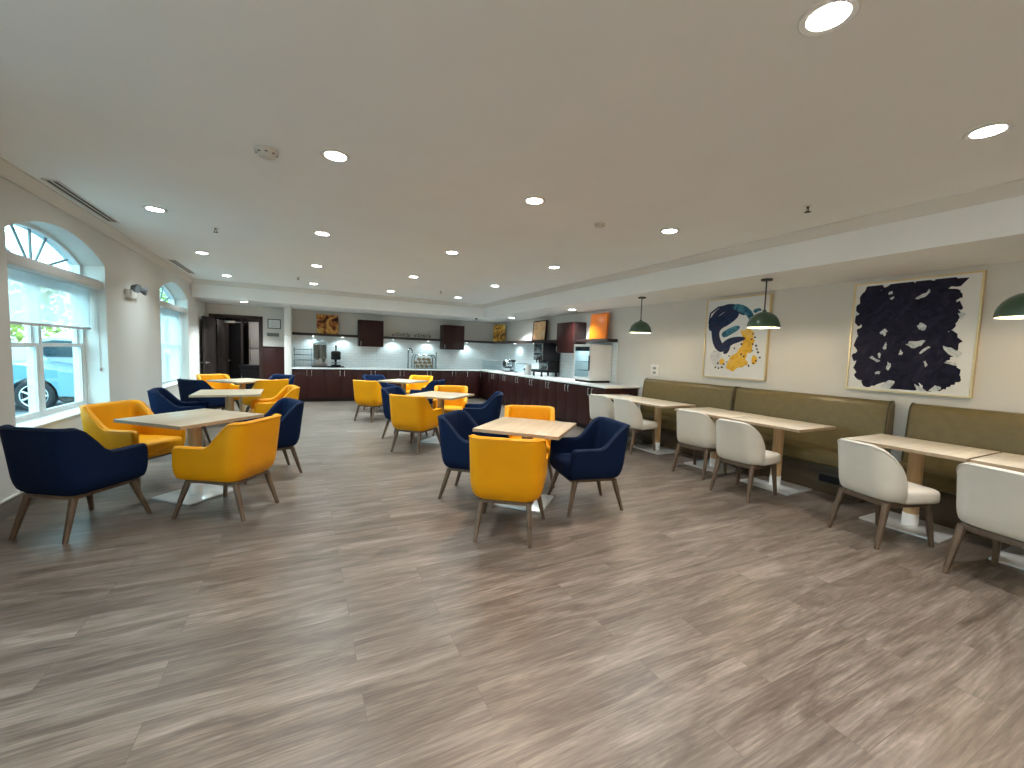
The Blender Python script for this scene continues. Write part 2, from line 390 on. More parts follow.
# crown mouldings (a stepped cove section)
def crown(bm, p0, p1, nrm):
    p0, p1, nrm = Vector(p0), Vector(p1), Vector(nrm)
    sec = [(0, 0), (.085, 0), (.085, -.014), (.07, -.02), (.045, -.05), (.02, -.075), (.014, -.095), (0, -.095)]
    rings_mesh(bm, [[p+nrm*a+Vector((0, 0, b)) for a, b in sec] for p in (p0, p1)])
bm = nb(); crown(bm, (XL, YF, ZC), (XL, YK, ZC), (1, 0, 0)); struct('trim_1', bm, M['trimw'])
bm = nb(); crown(bm, (XS, YF, ZC), (XS, YK, ZC), (-1, 0, 0)); struct('trim_2', bm, M['trimw'])
bm = nb(); crown(bm, (XL, YK, ZC), (XS, YK, ZC), (0, -1, 0)); struct('trim_3', bm, M['trimw'])
def skirt(name, x0, x1, y0, y1):
    bm = nb(); add_box(bm, x0, x1, y0, y1, 0, .13, .004); struct(name, bm, M['trimw'])
bm = nb(); add_box(bm, XL, XL+.014, YF, YB, 0, .145, .004); bl_ = struct('baseboard_left', bm, M['taupe'])
bm = nb(); add_box(bm, XL, XL+.020, YF, YB, .145, .163, .005); struct('baseboard_cap', bm, M['trimw'], bl_)
skirt('baseboard_right', XR-.014, XR, YF, 5.9)
skirt('baseboard_back', -.93, -.42, YB-.014, YB)
# tile backsplash
bm = nb(); add_box(bm, -.26, XR-.012, YB-.012, YB, .905, 1.77); add_box(bm, XR-.012, XR, 6.63, YB, .905, 1.77); struct('trim_4', bm, M['tile'])
bm = nb(); add_box(bm, XR-.016, XR, 6.612, 6.63, .905, 1.81, .003); struct('trim_5', bm, M['trimw'])
# dark wainscot by the doorway
bm = nb(); add_box(bm, -.94, -.42, YB-.025, YB, .13, 1.40, .004); add_box(bm, -.94, -.42, YB-.034, YB, 1.385, 1.415, .004); struct('trim_6', bm, M['cabinet'])

# ------------------------------------------------------------------ windows
def window(n, y0, y1):
    cy = (y0+y1)/2; xo = XL-.30; xi = XL-.205       # frame depth range
    root = struct('window_%d' % n, add_prism(nb(), arch(y0, y1, SILL+.005, SPR, RISE), xo, xi, YZX,
                  holes=[arch(y0+.04, cy-.03, SILL+.03, 2.0, .001, 2), arch(cy+.03, y1-.04, SILL+.03, 2.0, .001, 2),
                         arch(y0+.05, y1-.05, 2.10, SPR-.02, RISE-.02)]), M['vinyl_frame'])
    for (a, b) in ((y0+.04, cy-.03), (cy+.03, y1-.04)):
        zm = 1.375
        for (z0, z1, dx) in ((SILL+.03, zm+.02, .012), (zm-.02, 2.0, -.020)):
            s = obj('sash', add_prism(nb(), [(a, z0), (b, z0), (b, z1), (a, z1)], xi-.045+dx, xi-.022+dx, YZX,
                    holes=[[(a+.032, z0+.036), (b-.032, z0+.036), (b-.032, z1-.036), (a+.032, z1-.036)]]), M['vinyl_frame'], root)
            g = nb(); add_box(g, xi-.036+dx, xi-.031+dx, a+.032, b-.032, z0+.036, z1-.036); obj('pane', g, M['pane'], s)
    # fanlight: pane, hub and five rays
    obj('fanlight_pane', add_prism(nb(), arch(y0+.05, y1-.05, 2.10, SPR-.02, RISE-.02), xi-.055, xi-.049, YZX), M['pane'], root)
    mb = nb()
    add_prism(mb, [(cy+.09*math.cos(t*PI/12), 2.10+.09*math.sin(t*PI/12)) for t in range(13)], xi-.048, xi-.03, YZX)
    for ang in (18, 52, 90, 128, 162):
        ca, sa = math.cos(math.radians(ang)), math.sin(math.radians(ang))
        L = .97/math.sqrt((ca/.885)**2+(sa/.405)**2)
        p0 = Vector((xi-.04, cy+.06*ca, 2.10+.06*sa)); p1 = Vector((xi-.04, cy+L*ca, 2.10+L*sa))
        add_cyl(mb, p0, p1, .013, n=6)
    obj('sunburst_muntin', mb, M['muntin'], root)
    sb = nb(); add_box(sb, XL-.22, XL+.008, y0-.005, y1+.005, SILL-.012, SILL+.010, .004); obj('window_sill', sb, M['trimw'], root)
    return root
window(1, *WIN[0]); window(2, *WIN[1]); window(3, *WIN[2])  # the third window is unseen, added to bring in more daylight
def blind(y0, y1, zb, label):
    r = thing('roller_blind', label, 'blind', (XL-.055, (y0+y1)/2, 2.04), 0)
    w = (y1-y0)/2-.012
    b = nb(); add_box(b, -.10, .04, -w, w, .0, .105, .02, 3); obj('cassette', b, M['cassette'], r)
    b = nb()
    z0 = zb-2.04
    t = bmesh.new(); vs = []
    for i in range(17):
        y = -w+.02+(2*w-.04)*i/16
        vs.append([t.verts.new((-.085+.004*math.sin(i*.9+z*7), y, z)) for z in (z0, z0*.66, z0*.33, .02)])
    for a, c in zip(vs, vs[1:]):
        for k in range(3): t.faces.new((a[k], a[k+1], c[k+1], c[k]))
    bmesh.ops.solidify(t, geom=t.faces[:], thickness=.0015); merge(b, t)
    obj('fabric', b, M['blind'], r)
    b = nb(); add_box(b, -.096, -.074, -w+.02, w-.02, z0-.028, z0, .006); obj('bottom_rail', b, M['cassette'], r)
    # chain tensioner on the reveal
    b = nb(); add_tube(b, [(-.02, w, .03), (-.02, w+.004, -.6), (-.02, w+.004, -.93)], .003, 6); add_lathe(b, [(0, -.02), (.014, -.02), (.014, .02), (0, .02)], -.02, w-.006, -.95, 10); obj('chain', b, M['cassette'], r)
    return r
blind(*WIN[0], 1.585, 'sheer white roller blind pulled halfway down in the nearer arched window')
blind(*WIN[1], .72, 'sheer white roller blind pulled fully down in the farther arched window')

# ------------------------------------------------------------------ doorway and dim pantry behind it
fr = nb()
add_box(fr, DX0-.09, DX0, YB-.03, YB+.15, 0, DZ+.09, .006); add_box(fr, DX1, DX1+.09, YB-.03, YB+.15, 0, DZ+.09, .006); add_box(fr, DX0, DX1, YB-.03, YB+.15, DZ, DZ+.09, .006)
door1 = struct('door_1', fr, M['doorframe'])
def leaf(name, root, hinge, ang, w, h=2.06):
    e = nb(); add_box(e, 0, w, -.022, .022, .01, h, .003)
    for z0, z1 in ((.2, .95), (1.1, 1.9)): add_box(e, .13, w-.13, -.028, .028, z0, z1, .012)
    l = obj(name, e, M['door'], root); l.location = hinge; l.rotation_euler = (0, 0, ang)
    hb = nb()
    for s in (-1, 1):
        add_lathe(hb, [(0, 0), (.028, 0), (.028, .012), (.012, .016), (.012, .05), (0, .05)], n=14, mtx=Matrix.Translation((w-.07, s*.02, 1.0)) @ Matrix.Rotation(-s*PI/2, 4, 'X'))
        add_tube(hb, [(w-.07, s*.065, 1.0), (w-.13, s*.068, 1.0), (w-.19, s*.062, 1.0)], .010, 8)
    obj('door_handle', hb, M['steel'], l)
    return l
leaf('door_leaf', door1, (DX0+.03, YB-.05, 0), math.radians(-95.5), .86)
leaf('door_leaf', door1, (DX0+.03, YB+.17, 0), math.radians(80), .80)
cl = nb(); add_box(cl, -1.78, -1.55, YB+.12, YB+.17, 1.98, 2.04, .01); add_tube(cl, [(-1.6, YB+.14, 2.0), (-1.45, YB+.2, 2.01), (-1.3, YB+.13, 2.02)], .012, 6); obj('door_closer', cl, M['steel'], door1)
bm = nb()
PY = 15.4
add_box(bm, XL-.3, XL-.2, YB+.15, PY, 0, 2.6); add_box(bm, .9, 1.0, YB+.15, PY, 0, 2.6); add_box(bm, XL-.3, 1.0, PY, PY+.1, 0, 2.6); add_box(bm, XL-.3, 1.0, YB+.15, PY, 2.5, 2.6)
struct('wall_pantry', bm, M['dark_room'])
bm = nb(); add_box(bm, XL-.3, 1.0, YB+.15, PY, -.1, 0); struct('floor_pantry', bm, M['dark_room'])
# pantry contents glimpsed through the door
p = thing('pantry_cupboard', 'tall black cupboard inside the dim pantry doorway', 'cupboard', (-1.945, 14.1, 0))
b = nb(); add_box(b, -.36, .40, -.25, .25, 0, 2.2, .008); obj('body', b, M['cab_dark'], p)
for x0, x1 in ((-.355, .015), (.025, .395)): obj('door', add_box(nb(), x0, x1, -.275, -.25, .05, 2.15, .006), M['plastic_b'], p)
p = thing('storage_unit', 'pale storage cupboard deep inside the pantry, pale against the dark', 'cupboard', (-1.02, 14.85, 0))
b = nb(); add_box(b, -.42, .42, -.3, .3, 0, 2.12, .01); obj('body', b, M['pantry_white'], p)
for z0, z1, h0, h1 in ((.06, 1.30, 1.0, 1.25), (1.33, 2.10, 1.38, 1.6)):
    d_ = obj('door', add_box(nb(), -.41, .41, -.325, -.3, z0, z1, .008), M['pantry_white'], p); obj('handle', add_box(nb(), -.36, -.34, -.36, -.322, h0, h1, .004), M['steel'], d_)
ld = bpy.data.lights.new('pantry_fill_lamp', 'AREA'); ld.shape = 'DISK'; ld.size = .25; ld.energy = 18; ld.color = (1, .95, .90)  # unseen lamp added to brighten the pantry contents
lo = bpy.data.objects.new('pantry_fill_lamp', ld); C.objects.link(lo); lo.location = (-.7, 13.6, 2.48)
p = thing('waste_bin', 'black wheeled waste bin standing in the pantry doorway', 'bin', (-1.25, 13.25, 0))
b = nb(); rings_mesh(b, [[(sx*(.2+.05*t), sy*(.2+.04*t), .06+.78*t) for sx, sy in ((-1, -1), (1, -1), (1, 1), (-1, 1))] for t in (0, .5, 1)]); obj('body', b, M['plastic_b'], p)
b = nb(); add_box(b, -.27, .27, -.26, .27, .84, .90, .02); obj('lid', b, M['plastic_b'], p)
b = nb(); add_tube(b, [(-.2, -.28, .66), (-.2, -.31, .62), (-.2, -.31, .5), (-.2, -.27, .46)], .014, 8); obj('handle', b, M['chrome'], p)
for s in (-1, 1):
    obj('wheel', add_cyl(nb(), (s*.18, .2, .06), (s*.23, .2, .06), .06, n=14), M['tyre'], p); obj('foot', add_box(nb(), s*.19-.02, s*.19+.02, -.2, -.14, 0, .08), M['plastic_b'], p)

# ------------------------------------------------------------------ kitchen: base cabinets, worktop, uppers, shelves
CZ = .905
def cabinet(name, label, w, depth, n_doors, loc, rz, z0, z1, hz0, hz1, group, kick=True, cat='cabinet', side_handle=0):
    r = thing(name, label, cat, loc, rz, group)      # local: front faces -Y, origin at front centre on z=0
    b = nb()
    if kick: add_box(b, -w/2, w/2, .07, depth, 0, z0)
    add_box(b, -w/2, w/2, .02, depth, z0, z1)
    obj('body', b, M['cab_dark'], r)
    dw = w/n_doors
    for k in range(n_doors):
        a = -w/2+k*dw; d = nb(); add_box(d, a+.002, a+dw-.002, 0, .02, z0+.002, z1-.002, .002); dd = obj('door', d, M['cabinet'], r)
        hx = (a+dw-.055 if k == 0 else a+.055) if n_doors == 2 else (a+.05 if side_handle <= 0 else a+dw-.05)
        h = nb(); add_tube(h, [(hx, 0, hz0+.015), (hx, -.028, hz0), (hx, -.03, hz0+.03), (hx, -.03, hz1-.03), (hx, -.028, hz1), (hx, 0, hz1-.015)], .006, 8); obj('handle', h, M['steel'], dd)
    return r
YC, XC = 12.0, 4.95
xb = [-.256, .545, 1.335, 2.13, 2.92, 3.705, 4.46]
wh = ['beside the white wing wall', 'below the waffle iron', 'below the wall cabinet next to the amber painting', 'left of the sink tap', 'below the sink display', 'below the second wall cabinet']
wh = ['directly beside the white wing wall', 'under the black waffle iron', 'under the wall cabinet nearest the amber painting', 'under the small brown ornaments', 'under the pastry display', 'under the wall cabinet nearest the corner']
for i in range(6):
    w = xb[i+1]-xb[i]-.003
    cabinet('base_cabinet', 'dark two-door base cabinet in the back run, '+wh[i], w, .57, 2, ((xb[i]+xb[i+1])/2, YC, 0), 0, .09, .865, .69, .83, 'base cabinets of the back run')
cabinet('corner_cabinet', 'narrow dark base cabinet filling the inner corner of the counter', XC-4.46-.004, .57, 1, ((4.46+XC)/2, YC, 0), 0, .09, .865, .69, .83, None)
cabinet('corner_cabinet', 'narrow dark base cabinet in the side run, tight in the inner corner', .59, XR-XC-.02, 1, (XC, 11.695, 0), -PI/2, .09, .865, .69, .83, None)
yb = [11.40, 10.62, 9.87, 9.12, 8.37, 7.61, 6.82, 6.02]
wr = ['next to the inner corner', 'under the chrome juice machine', 'under the clear bin', 'under the black coffee machine', 'between coffee machine and drinks cooler', 'under the drinks cooler', 'at the free end near the cream chairs']
for i in range(7):
    w = yb[i]-yb[i+1]-.003
    cabinet('base_cabinet', 'dark two-door base cabinet in the side run, '+wr[i], w, XR-XC-.02, 2, (XC, (yb[i]+yb[i+1])/2, 0), -PI/2, .09, .865, .69, .83, 'base cabinets of the side run')
b = nb(); add_box(b, XC+.0, XR-.02, 5.985, 6.018, 0, .865, .003); tag(obj('end_panel', b, M['cabinet']), 'dark laminate end panel closing the counter near the cream chairs', 'panel')
b = nb(); add_prism(b, [(-.258, YC-.03), (XC-.03, YC-.03), (XC-.03, 5.95), (XR-.002, 5.95), (XR-.002, YB-.014), (-.258, YB-.014)], .867, CZ)
tag(obj('worktop', b, M['counter']), 'white quartz L-shaped worktop over dark base cabinets', 'worktop')
# upper cabinets
cabinet('wall_cabinet', 'dark single-door wall cabinet right of the amber painting', .66, .335, 1, (1.72, YB-.35, 0), 0, 1.50, 2.24, 1.53, 1.64, 'wall cabinets', kick=False, side_handle=-1)
cabinet('wall_cabinet', 'dark single-door wall cabinet right of the small brown ornaments', .68, .335, 1, (4.14, YB-.35, 0), 0, 1.50, 2.24, 1.53, 1.64, 'wall cabinets', kick=False, side_handle=-1)
cabinet('wall_cabinet', 'dark reddish wall cabinet above the drinks counter, beside the plain orange canvas', .70, .335, 1, (XR-.35, 8.06, 0), -PI/2, 1.50, 2.20, 1.53, 1.64, 'wall cabinets', kick=False, side_handle=-1)
def shelf_box(label, x0, x1, y0, y1):
    b = nb(); add_box(b, x0, x1, y0, y1, 1.745, 1.81, .003); return tag(obj('wall_shelf', b, M['shelf']), label, 'shelf', 'dark wall shelves')
shelf_box('dark floating shelf holding the amber painting', -.256, 1.385, YB-.28, YB-.001)
shelf_box('dark floating shelf between two wall cabinets, holding small brown ornaments', 2.055, 3.795, YB-.28, YB-.001)
b = nb(); add_prism(b, [(4.485, YB-.28), (XR-.28, YB-.28), (XR-.28, 8.415), (XR-.001, 8.415), (XR-.001, YB-.001), (4.485, YB-.001)], 1.745, 1.81)
tag(obj('wall_shelf', b, M['shelf']), 'dark floating shelf wrapping round the kitchen corner', 'shelf', 'dark wall shelves')
shelf_box('short dark floating shelf holding the plain orange canvas', XR-.28, XR-.001, 6.64, 7.705)
# puck lights under the shelves
def puck(label, x, y):
    r = thing('puck_light', label, 'light', (x, y, 1.745), 0, 'puck lights under the shelves')
    b = nb(); add_lathe(b, [(0, 0), (.035, 0), (.035, -.012), (.028, -.014), (0, -.014)], n=18); obj('housing', b, M['steel'], r)
    b = nb(); add_lathe(b, [(0, -.0145), (.026, -.0145), (.026, -.016), (0, -.016)], n=18); obj('lens', b, M['lens_dim'], r)
    ld = bpy.data.lights.new('puck', 'SPOT'); ld.energy = 8; ld.color = (.74, .96, 1); ld.spot_size = 2.7; ld.spot_blend = .6; ld.shadow_soft_size = .03
    lo = bpy.data.objects.new('puck', ld); C.objects.link(lo); lo.parent = r; lo.location = (0, 0, -.03)
puck('puck light under the shelf near the black waffle iron', .98, YB-.19)
puck('puck light under the ornaments shelf, close to the wall cabinet by the amber painting', 2.35, YB-.19)
puck('puck light under the ornaments shelf, above the pastry display', 3.38, YB-.19)
puck('puck light under the shelf just right of the wall cabinet near the corner', 4.62, YB-.19)
puck('puck light under the corner shelf, above the chrome juice machine', XR-.19, 10.9)

puck('puck light under the shelf above the twin-tube cereal dispenser', .25, YB-.19)
puck('puck light under the corner shelf, beside the tall black coffee machine', XR-.19, 9.75)
# ---- things on the shelves
def canvas(label, loc, rz, w, h, m, d=.03, lean=0):
    r = thing('canvas_painting', label, 'painting', loc, rz)     # faces local -Y
    b = nb(); add_box(b, -w/2, w/2, -d/2, d/2, 0, h, .003); a = obj('canvas', b, m, r); a.rotation_euler = (lean, 0, 0)
    return r
canvas('square abstract painting in amber, red and black on the dark shelf', (.60, YB-.14, 1.811), 0, .54, .52, M['art1'], lean=-.06)
r = canvas('small gold and brown abstract painting in the kitchen corner', (5.535, 11.97, 1.811), math.radians(-52), .42, .52, M['art2'], lean=-.06)
r = canvas('small framed white and coral abstract on the side shelf', (XR-.15, 9.58, 1.811), -PI/2, .62, .50, M['art3'], lean=-.06)
b = nb()
for x0, x1, z0, z1 in ((-.335, -.31, 0, .525), (.31, .335, 0, .525), (-.31, .31, 0, .02), (-.31, .31, .5, .525)): add_box(b, x0, x1, -.025, .025, z0, z1, .003)
f = obj('frame', b, M['cabinet'], r); f.rotation_euler = (-.06, 0, 0)
r = canvas('plain bright orange canvas on the short dark shelf', (XR-.14, 7.12, 1.811), -PI/2, .56, .54, M['orange'], d=.04, lean=-.05)
# two clusters of small brown ornaments on a white base
for (x0, n, lab) in ((2.32, 7, 'row of small brown curled ornaments on a white strip, cluster nearer the amber painting'), (2.96, 7, 'row of small brown curled ornaments on a white strip, cluster nearer the kitchen corner')):
    r = thing('shelf_ornament', lab, 'ornament', (x0, YB-.15, 1.81), 0, 'ornaments on the middle shelf')
    b = nb(); add_box(b, -.02, .54, -.03, .03, 0, .018, .003); obj('base', b, M['plastic_w'], r)
    for k in range(n):
        b = nb(); cx = .03+k*.077; rr = .026+.008*((k*37) % 3); z = .018+rr
        add_tube(b, [(cx+rr*math.cos(t), 0, z+rr*1.25*math.sin(t)+.012) for t in [2*PI*j/12 for j in range(12)]], .006, 6, closed=True)
        if k % 2: add_tube(b, [(cx+rr, 0, .018), (cx+rr, 0, .13)], .006, 6)
        else: add_tube(b, [(cx-rr, 0, .018), (cx, 0, .09), (cx+rr, 0, .018)], .005, 6)
        obj('curl', b, M['brown_letter'], r)

# ---- things on the back counter
r = thing('tiered_rack', 'three-tier clear and wire pastry rack beside the white wing wall', 'rack', (.0, 12.32, CZ))
b = nb()
for sx in (-.2, .2):
    for sy in (-.15, .15): add_cyl(b, (sx, sy, 0), (sx, sy, .52), .006, n=8)
obj('post', b, M['chrome'], r)
for z in (.03, .17, .31, .45):
    b = nb(); add_box(b, -.215, .215, -.165, .165, z, z+.008, .003); t_ = obj('tray', b, M['acrylic'], r)
    b = nb(); add_tube(b, [(-.215, -.165, z+.012), (.215, -.165, z+.012), (.215, .165, z+.012), (-.215, .165, z+.012)], .010, 6, closed=True); obj('rim', b, M['chrome'], t_)
r = thing('cereal_dispenser', 'twin-tube cereal dispenser with wooden-toned contents on the back counter', 'dispenser', (.41, 12.32, CZ))
b = nb(); add_box(b, -.2, .6, -.15, .15, 0, .03, .008); obj('base_tray', b, M['plastic_b'], r)
for s in (-.085, .085):
    b = nb(); add_lathe(b, [(0, .22), (.062, .24), (.072, .27), (.072, .60), (0, .60)], s, 0, 0, 20); obj('contents', b, M['granola'], r)
    b = nb(); add_lathe(b, [(.078, .22), (.08, .24), (.08, .70), (.076, .70), (.076, .24)], s, 0, 0, 20); obj('tube', b, M['acrylic'], r)
    b = nb(); add_lathe(b, [(0, .70), (.084, .70), (.084, .72), (.02, .73), (.016, .77), (0, .77)], s, 0, 0, 20); obj('lid', b, M['steel'], r)
    b = nb(); add_lathe(b, [(.03, .12), (.05, .22), (.045, .22), (.028, .12)], s, 0, 0, 16); add_cyl(b, (s, -.03, .17), (s, -.1, .17), .012, n=10); obj('nozzle', b, M['chrome'], r)
b = nb(); add_box(b, -.17, .17, .08, .12, .03, .66, .006); obj('stand', b, M['steel'], r)
r = thing('waffle_iron', 'black flip waffle iron with upright handle on the back counter', 'waffle iron', (.80, 12.28, CZ))
b = nb(); add_box(b, -.12, .12, -.14, .14, .031, .07, .015); add_box(b, -.03, .03, .05, .11, .07, .25, .01); obj('base', b, M['plastic_b'], r)
b = nb(); add_lathe(b, [(0, .0), (.10, .0), (.125, .03), (.125, .09), (.12, .10), (.125, .11), (.125, .19), (.10, .23), (0, .235)], 0, -.01, .21, 24); obj('plates', b, M['plastic_b'], r)
b = nb(); add_cyl(b, (0, -.01, .44), (0, -.01, .60), .018, .022, 12); obj('handle', b, M['plastic_b'], r)
b = nb(); add_lathe(b, [(.05, .0), (.12, .0), (.125, .02), (.06, .03), (.05, .02)], 0, -.01, .12, 24); obj('drip_ring', b, M['chrome'], r)
r = thing('pastry_display', 'arched clear pastry case full of bread on the back counter', 'display case', (3.22, 12.28, CZ))
b = nb(); add_box(b, -.32, .32, -.17, .17, 0, .025, .006); obj('base', b, M['chrome'], r)
prof = [(-.32, .025)]+[(-.32+.10*(1-math.cos(t)), .26+.14*math.sin(t)) for t in [k*PI/16 for k in range(9)]]+[(.32-.10*(1-math.cos(t)), .26+.14*math.sin(t)) for t in [PI/2-k*PI/16 for k in range(9)]]+[(.32, .025)]
b = nb(); t = bmesh.new()
va = [t.verts.new((x, -.16, z)) for x, z in prof]; vb = [t.verts.new((x, .16, z)) for x, z in prof]
for k in range(len(prof)-1): t.faces.new((va[k], va[k+1], vb[k+1], vb[k]))
bmesh.ops.solidify(t, geom=t.faces[:], thickness=.004); merge(b, t); obj('hood', b, M['acrylic'], r)
b = nb()
for y in (-.16, .16): add_tube(b, [(x, y, z) for x, z in prof], .016, 8)
obj('hood_rim', b, M['chrome'], r)
broll = None
k = 0
for iz, (n_, rz_) in enumerate(((4, .045), (4, .045), (3, .04))):
    for ix in range(n_):
        if broll is None:
            q = bmesh.new(); bmesh.ops.create_icosphere(q, subdivisions=3, radius=1)
            for v in q.verts: v.co *= 1+.05*math.sin(v.co.x*7)*math.cos(v.co.y*5)
            b = nb(); merge(b, q, Matrix.Diagonal((.064, .085, .048, 1)))
            o = broll = tag(obj('bread_roll', b, M['bread']), 'brown bread roll in the arched clear pastry case', 'bread roll', 'bread rolls in the pastry case')
        else: o = broll.copy(); C.objects.link(o)
        o.location = (3.22+(ix-(n_-1)/2)*.138+(.03, -.025, .01)[iz], 12.28+.012*((k*7) % 3-1), CZ+.027+.049+.101*iz+.004*((k*3) % 2)); o.rotation_euler = (0, 0, .25*math.sin(k*2.1)); k += 1
r = thing('sink_tap', 'tall chrome gooseneck tap left of the pastry case', 'tap', (2.78, 12.38, CZ))
b = nb(); add_lathe(b, [(0, 0), (.035, 0), (.035, .01), (.022, .03), (.018, .08), (0, .08)], n=16); obj('base', b, M['chrome'], r)
b = nb(); add_tube(b, [(0, 0, .05), (0, 0, .50)]+[(.06-.06*math.cos(t), -.02*math.sin(t), .50+.08*math.sin(t)) for t in [k*PI/8 for k in range(1, 9)]]+[(.12, 0, .44)], .021, 10); obj('spout', b, M['chrome'], r)
b = nb(); add_tube(b, [(0, -.02, .07), (-.05, -.05, .10)], .008, 8); obj('lever', b, M['chrome'], r)
r = thing('paper_towel_post', 'slim chrome upright post right of the pastry case', 'stand', (3.63, 12.36, CZ))
b = nb(); add_lathe(b, [(0, 0), (.07, 0), (.07, .012), (0, .016)], n=18); obj('base', b, M['chrome'], r)
b = nb(); add_cyl(b, (0, 0, .012), (0, 0, .47), .012, n=10); add_lathe(b, [(0, .46), (.018, .47), (.018, .485), (0, .495)], n=12); obj('pole', b, M['chrome'], r)
# ---- things on the side counter (placed along Y, fronts towards -X)
r = thing('clear_case', 'low clear acrylic case with trays in the counter corner', 'display case', (5.22, 11.75, CZ), math.radians(-45))
b = nb()
for x0, x1, y0, y1 in ((-.26, -.255, -.15, .15), (.255, .26, -.15, .15), (-.26, .26, .145, .15), (-.26, .26, -.15, -.145)): add_box(b, x0, x1, y0, y1, .01, .30)
obj('wall_panel', b, M['acrylic'], r)
b = nb(); add_box(b, -.265, .265, -.155, .155, .30, .312, .004); obj('lid', b, M['plastic_w'], r)
b = nb(); add_box(b, -.265, .265, -.155, .155, 0, .014, .004); add_box(b, -.25, .25, -.14, .14, .15, .158, .003); obj('tray', b, M['plastic_w'], r)
r = thing('juice_machine', 'chrome and black round-headed juice machine on the side counter', 'drink machine', (5.30, 10.70, CZ), -PI/2)
b = nb(); add_box(b, -.15, .15, -.18, .18, 0, .04, .012); add_box(b, -.06, .06, .04, .16, .04, .30, .02); obj('base', b, M['chrome'], r)
b = nb(); add_lathe(b, [(0, 0), (.11, 0), (.125, .03), (.125, .17), (.11, .20), (0, .20)], n=24, mtx=Matrix.Translation((0, -.16, .24)) @ Matrix.Rotation(-PI/2, 4, 'X')); obj('head', b, M['chrome'], r)
b = nb(); add_lathe(b, [(0, 0), (.085, 0), (.085, .01), (0, .012)], n=24, mtx=Matrix.Translation((0, -.165, .24)) @ Matrix.Rotation(PI/2, 4, 'X')); obj('front_disc', b, M['plastic_b'], r)
b = nb(); add_box(b, -.11, .11, .02, .16, .30, .36, .02); obj('hopper', b, M['plastic_b'], r)
r = thing('clear_bin', 'square clear acrylic bin standing next to the chrome juice machine', 'bin', (5.35, 9.98, CZ), -PI/2)
b = nb()
for x0, x1, y0, y1 in ((-.2, -.194, -.17, .17), (.194, .2, -.17, .17), (-.2, .2, .164, .17), (-.2, .2, -.17, -.164)): add_box(b, x0, x1, y0, y1, .01, .27)
add_box(b, -.2, .2, -.17, .17, .006, .014); obj('body', b, M['acrylic'], r)
b = nb(); add_tube(b, [(-.2, -.17, .27), (.2, -.17, .27), (.2, .17, .27), (-.2, .17, .27)], .007, 6, closed=True); obj('rim', b, M['chrome'], r)
r = thing('paper_cup_holder', 'small round white napkin holder beside the black coffee machine', 'holder', (5.25, 9.5, CZ), -PI/2)
b = nb(); add_lathe(b, [(0, 0), (.09, 0), (.10, .02), (.10, .2), (.07, .26), (0, .27)], n=22); obj('body', b, M['plastic_w'], r)
b = nb(); add_lathe(b, [(0, 0), (.03, 0), (.03, .012), (0, .014)], n=16, mtx=Matrix.Translation((0, -.098, .14)) @ Matrix.Rotation(PI/2, 4, 'X')); obj('dial', b, M['plastic_b'], r)
r = thing('coffee_machine', 'tall black coffee machine with chrome dispensing front', 'coffee machine', (5.42, 8.93, CZ), -PI/2)
b = nb(); add_box(b, -.24, .24, -.26, .28, .10, .16, .01); add_box(b, -.24, .24, -.02, .28, .16, .40, .012); add_box(b, -.24, .24, -.20, .28, .40, .83, .012); obj('body', b, M['plastic_b'], r)
for s in (-1, 1):
    for y in (-.2, .22):
        b = nb(); add_lathe(b, [(0, 0), (.028, 0), (.022, .10), (0, .10)], s*.19, y, 0, 12); obj('foot', b, M['plastic_b'], r)
b = nb(); add_box(b, -.22, .22, -.215, -.20, .42, .81, .006); obj('front_panel', b, M['chrome'], r)
b = nb(); add_box(b, -.17, .17, -.222, -.215, .70, .79, .003); obj('screen', b, M['car_glass'], r)
for x in (-.12, 0, .12):
    b = nb(); add_cyl(b, (x, -.17, .405), (x, -.17, .33), .022, .014, 10); obj('spout', b, M['plastic_b'], r)
    obj('knob', add_cyl(nb(), (x, -.212, .55), (x, -.245, .55), .022, n=12), M['plastic_b'], r)
b = nb(); add_box(b, -.2, .2, -.25, -.04, .16, .172, .003); obj('drip_tray', b, M['chrome'], r)
b = nb(); add_box(b, -.2, .2, -.06, -.02, .17, .39, .004); obj('splash_panel', b, M['chrome'], r)
r = thing('drinks_cooler', 'white countertop drinks cooler with glass door under the orange canvas', 'cooler', (5.30, 7.06, CZ), -PI/2)
b = nb()
W_, D0, D1, H_ = .29, -.10, .42, .78
for x0, x1, y0, y1, z0, z1 in ((-W_, -W_+.035, D0, D1, .04, H_), (W_-.035, W_, D0, D1, .04, H_), (-W_+.035, W_-.035, D1-.035, D1, .04, H_), (-W_+.035, W_-.035, D0, D1-.035, H_-.05, H_), (-W_+.035, W_-.035, D0, D1-.035, .04, .10)):
    add_box(b, x0, x1, y0, y1, z0, z1, .004)
obj('body', b, M['white_metal'], r)
b = nb(); add_box(b, -W_+.02, W_-.02, D0+.02, D1-.02, 0, .04); obj('plinth', b, M['plastic_b'], r)
fd = nb(); add_prism(fd, [(-W_, .05), (W_, .05), (W_, H_), (-W_, H_)], .10, .13, XZY, holes=[[(-W_+.04, .10), (W_-.04, .10), (W_-.04, H_-.05), (-W_+.04, H_-.05)]]); dr = obj('door', fd, M['white_metal'], r)
b = nb(); add_box(b, -W_+.04, W_-.04, D0-.02, D0-.012, .10, H_-.05); obj('door_glass', b, M['fridge_glass'], dr)
b = nb(); add_box(b, W_-.028, W_-.010, D0-.055, D0-.03, .25, .55, .005); obj('handle', b, M['plastic_b'], dr)
b = nb(); add_box(b, -W_+.04, W_-.04, D0-.012, D0+.01, H_-.14, H_-.05, .003); obj('header', b, M['plastic_b'], r)
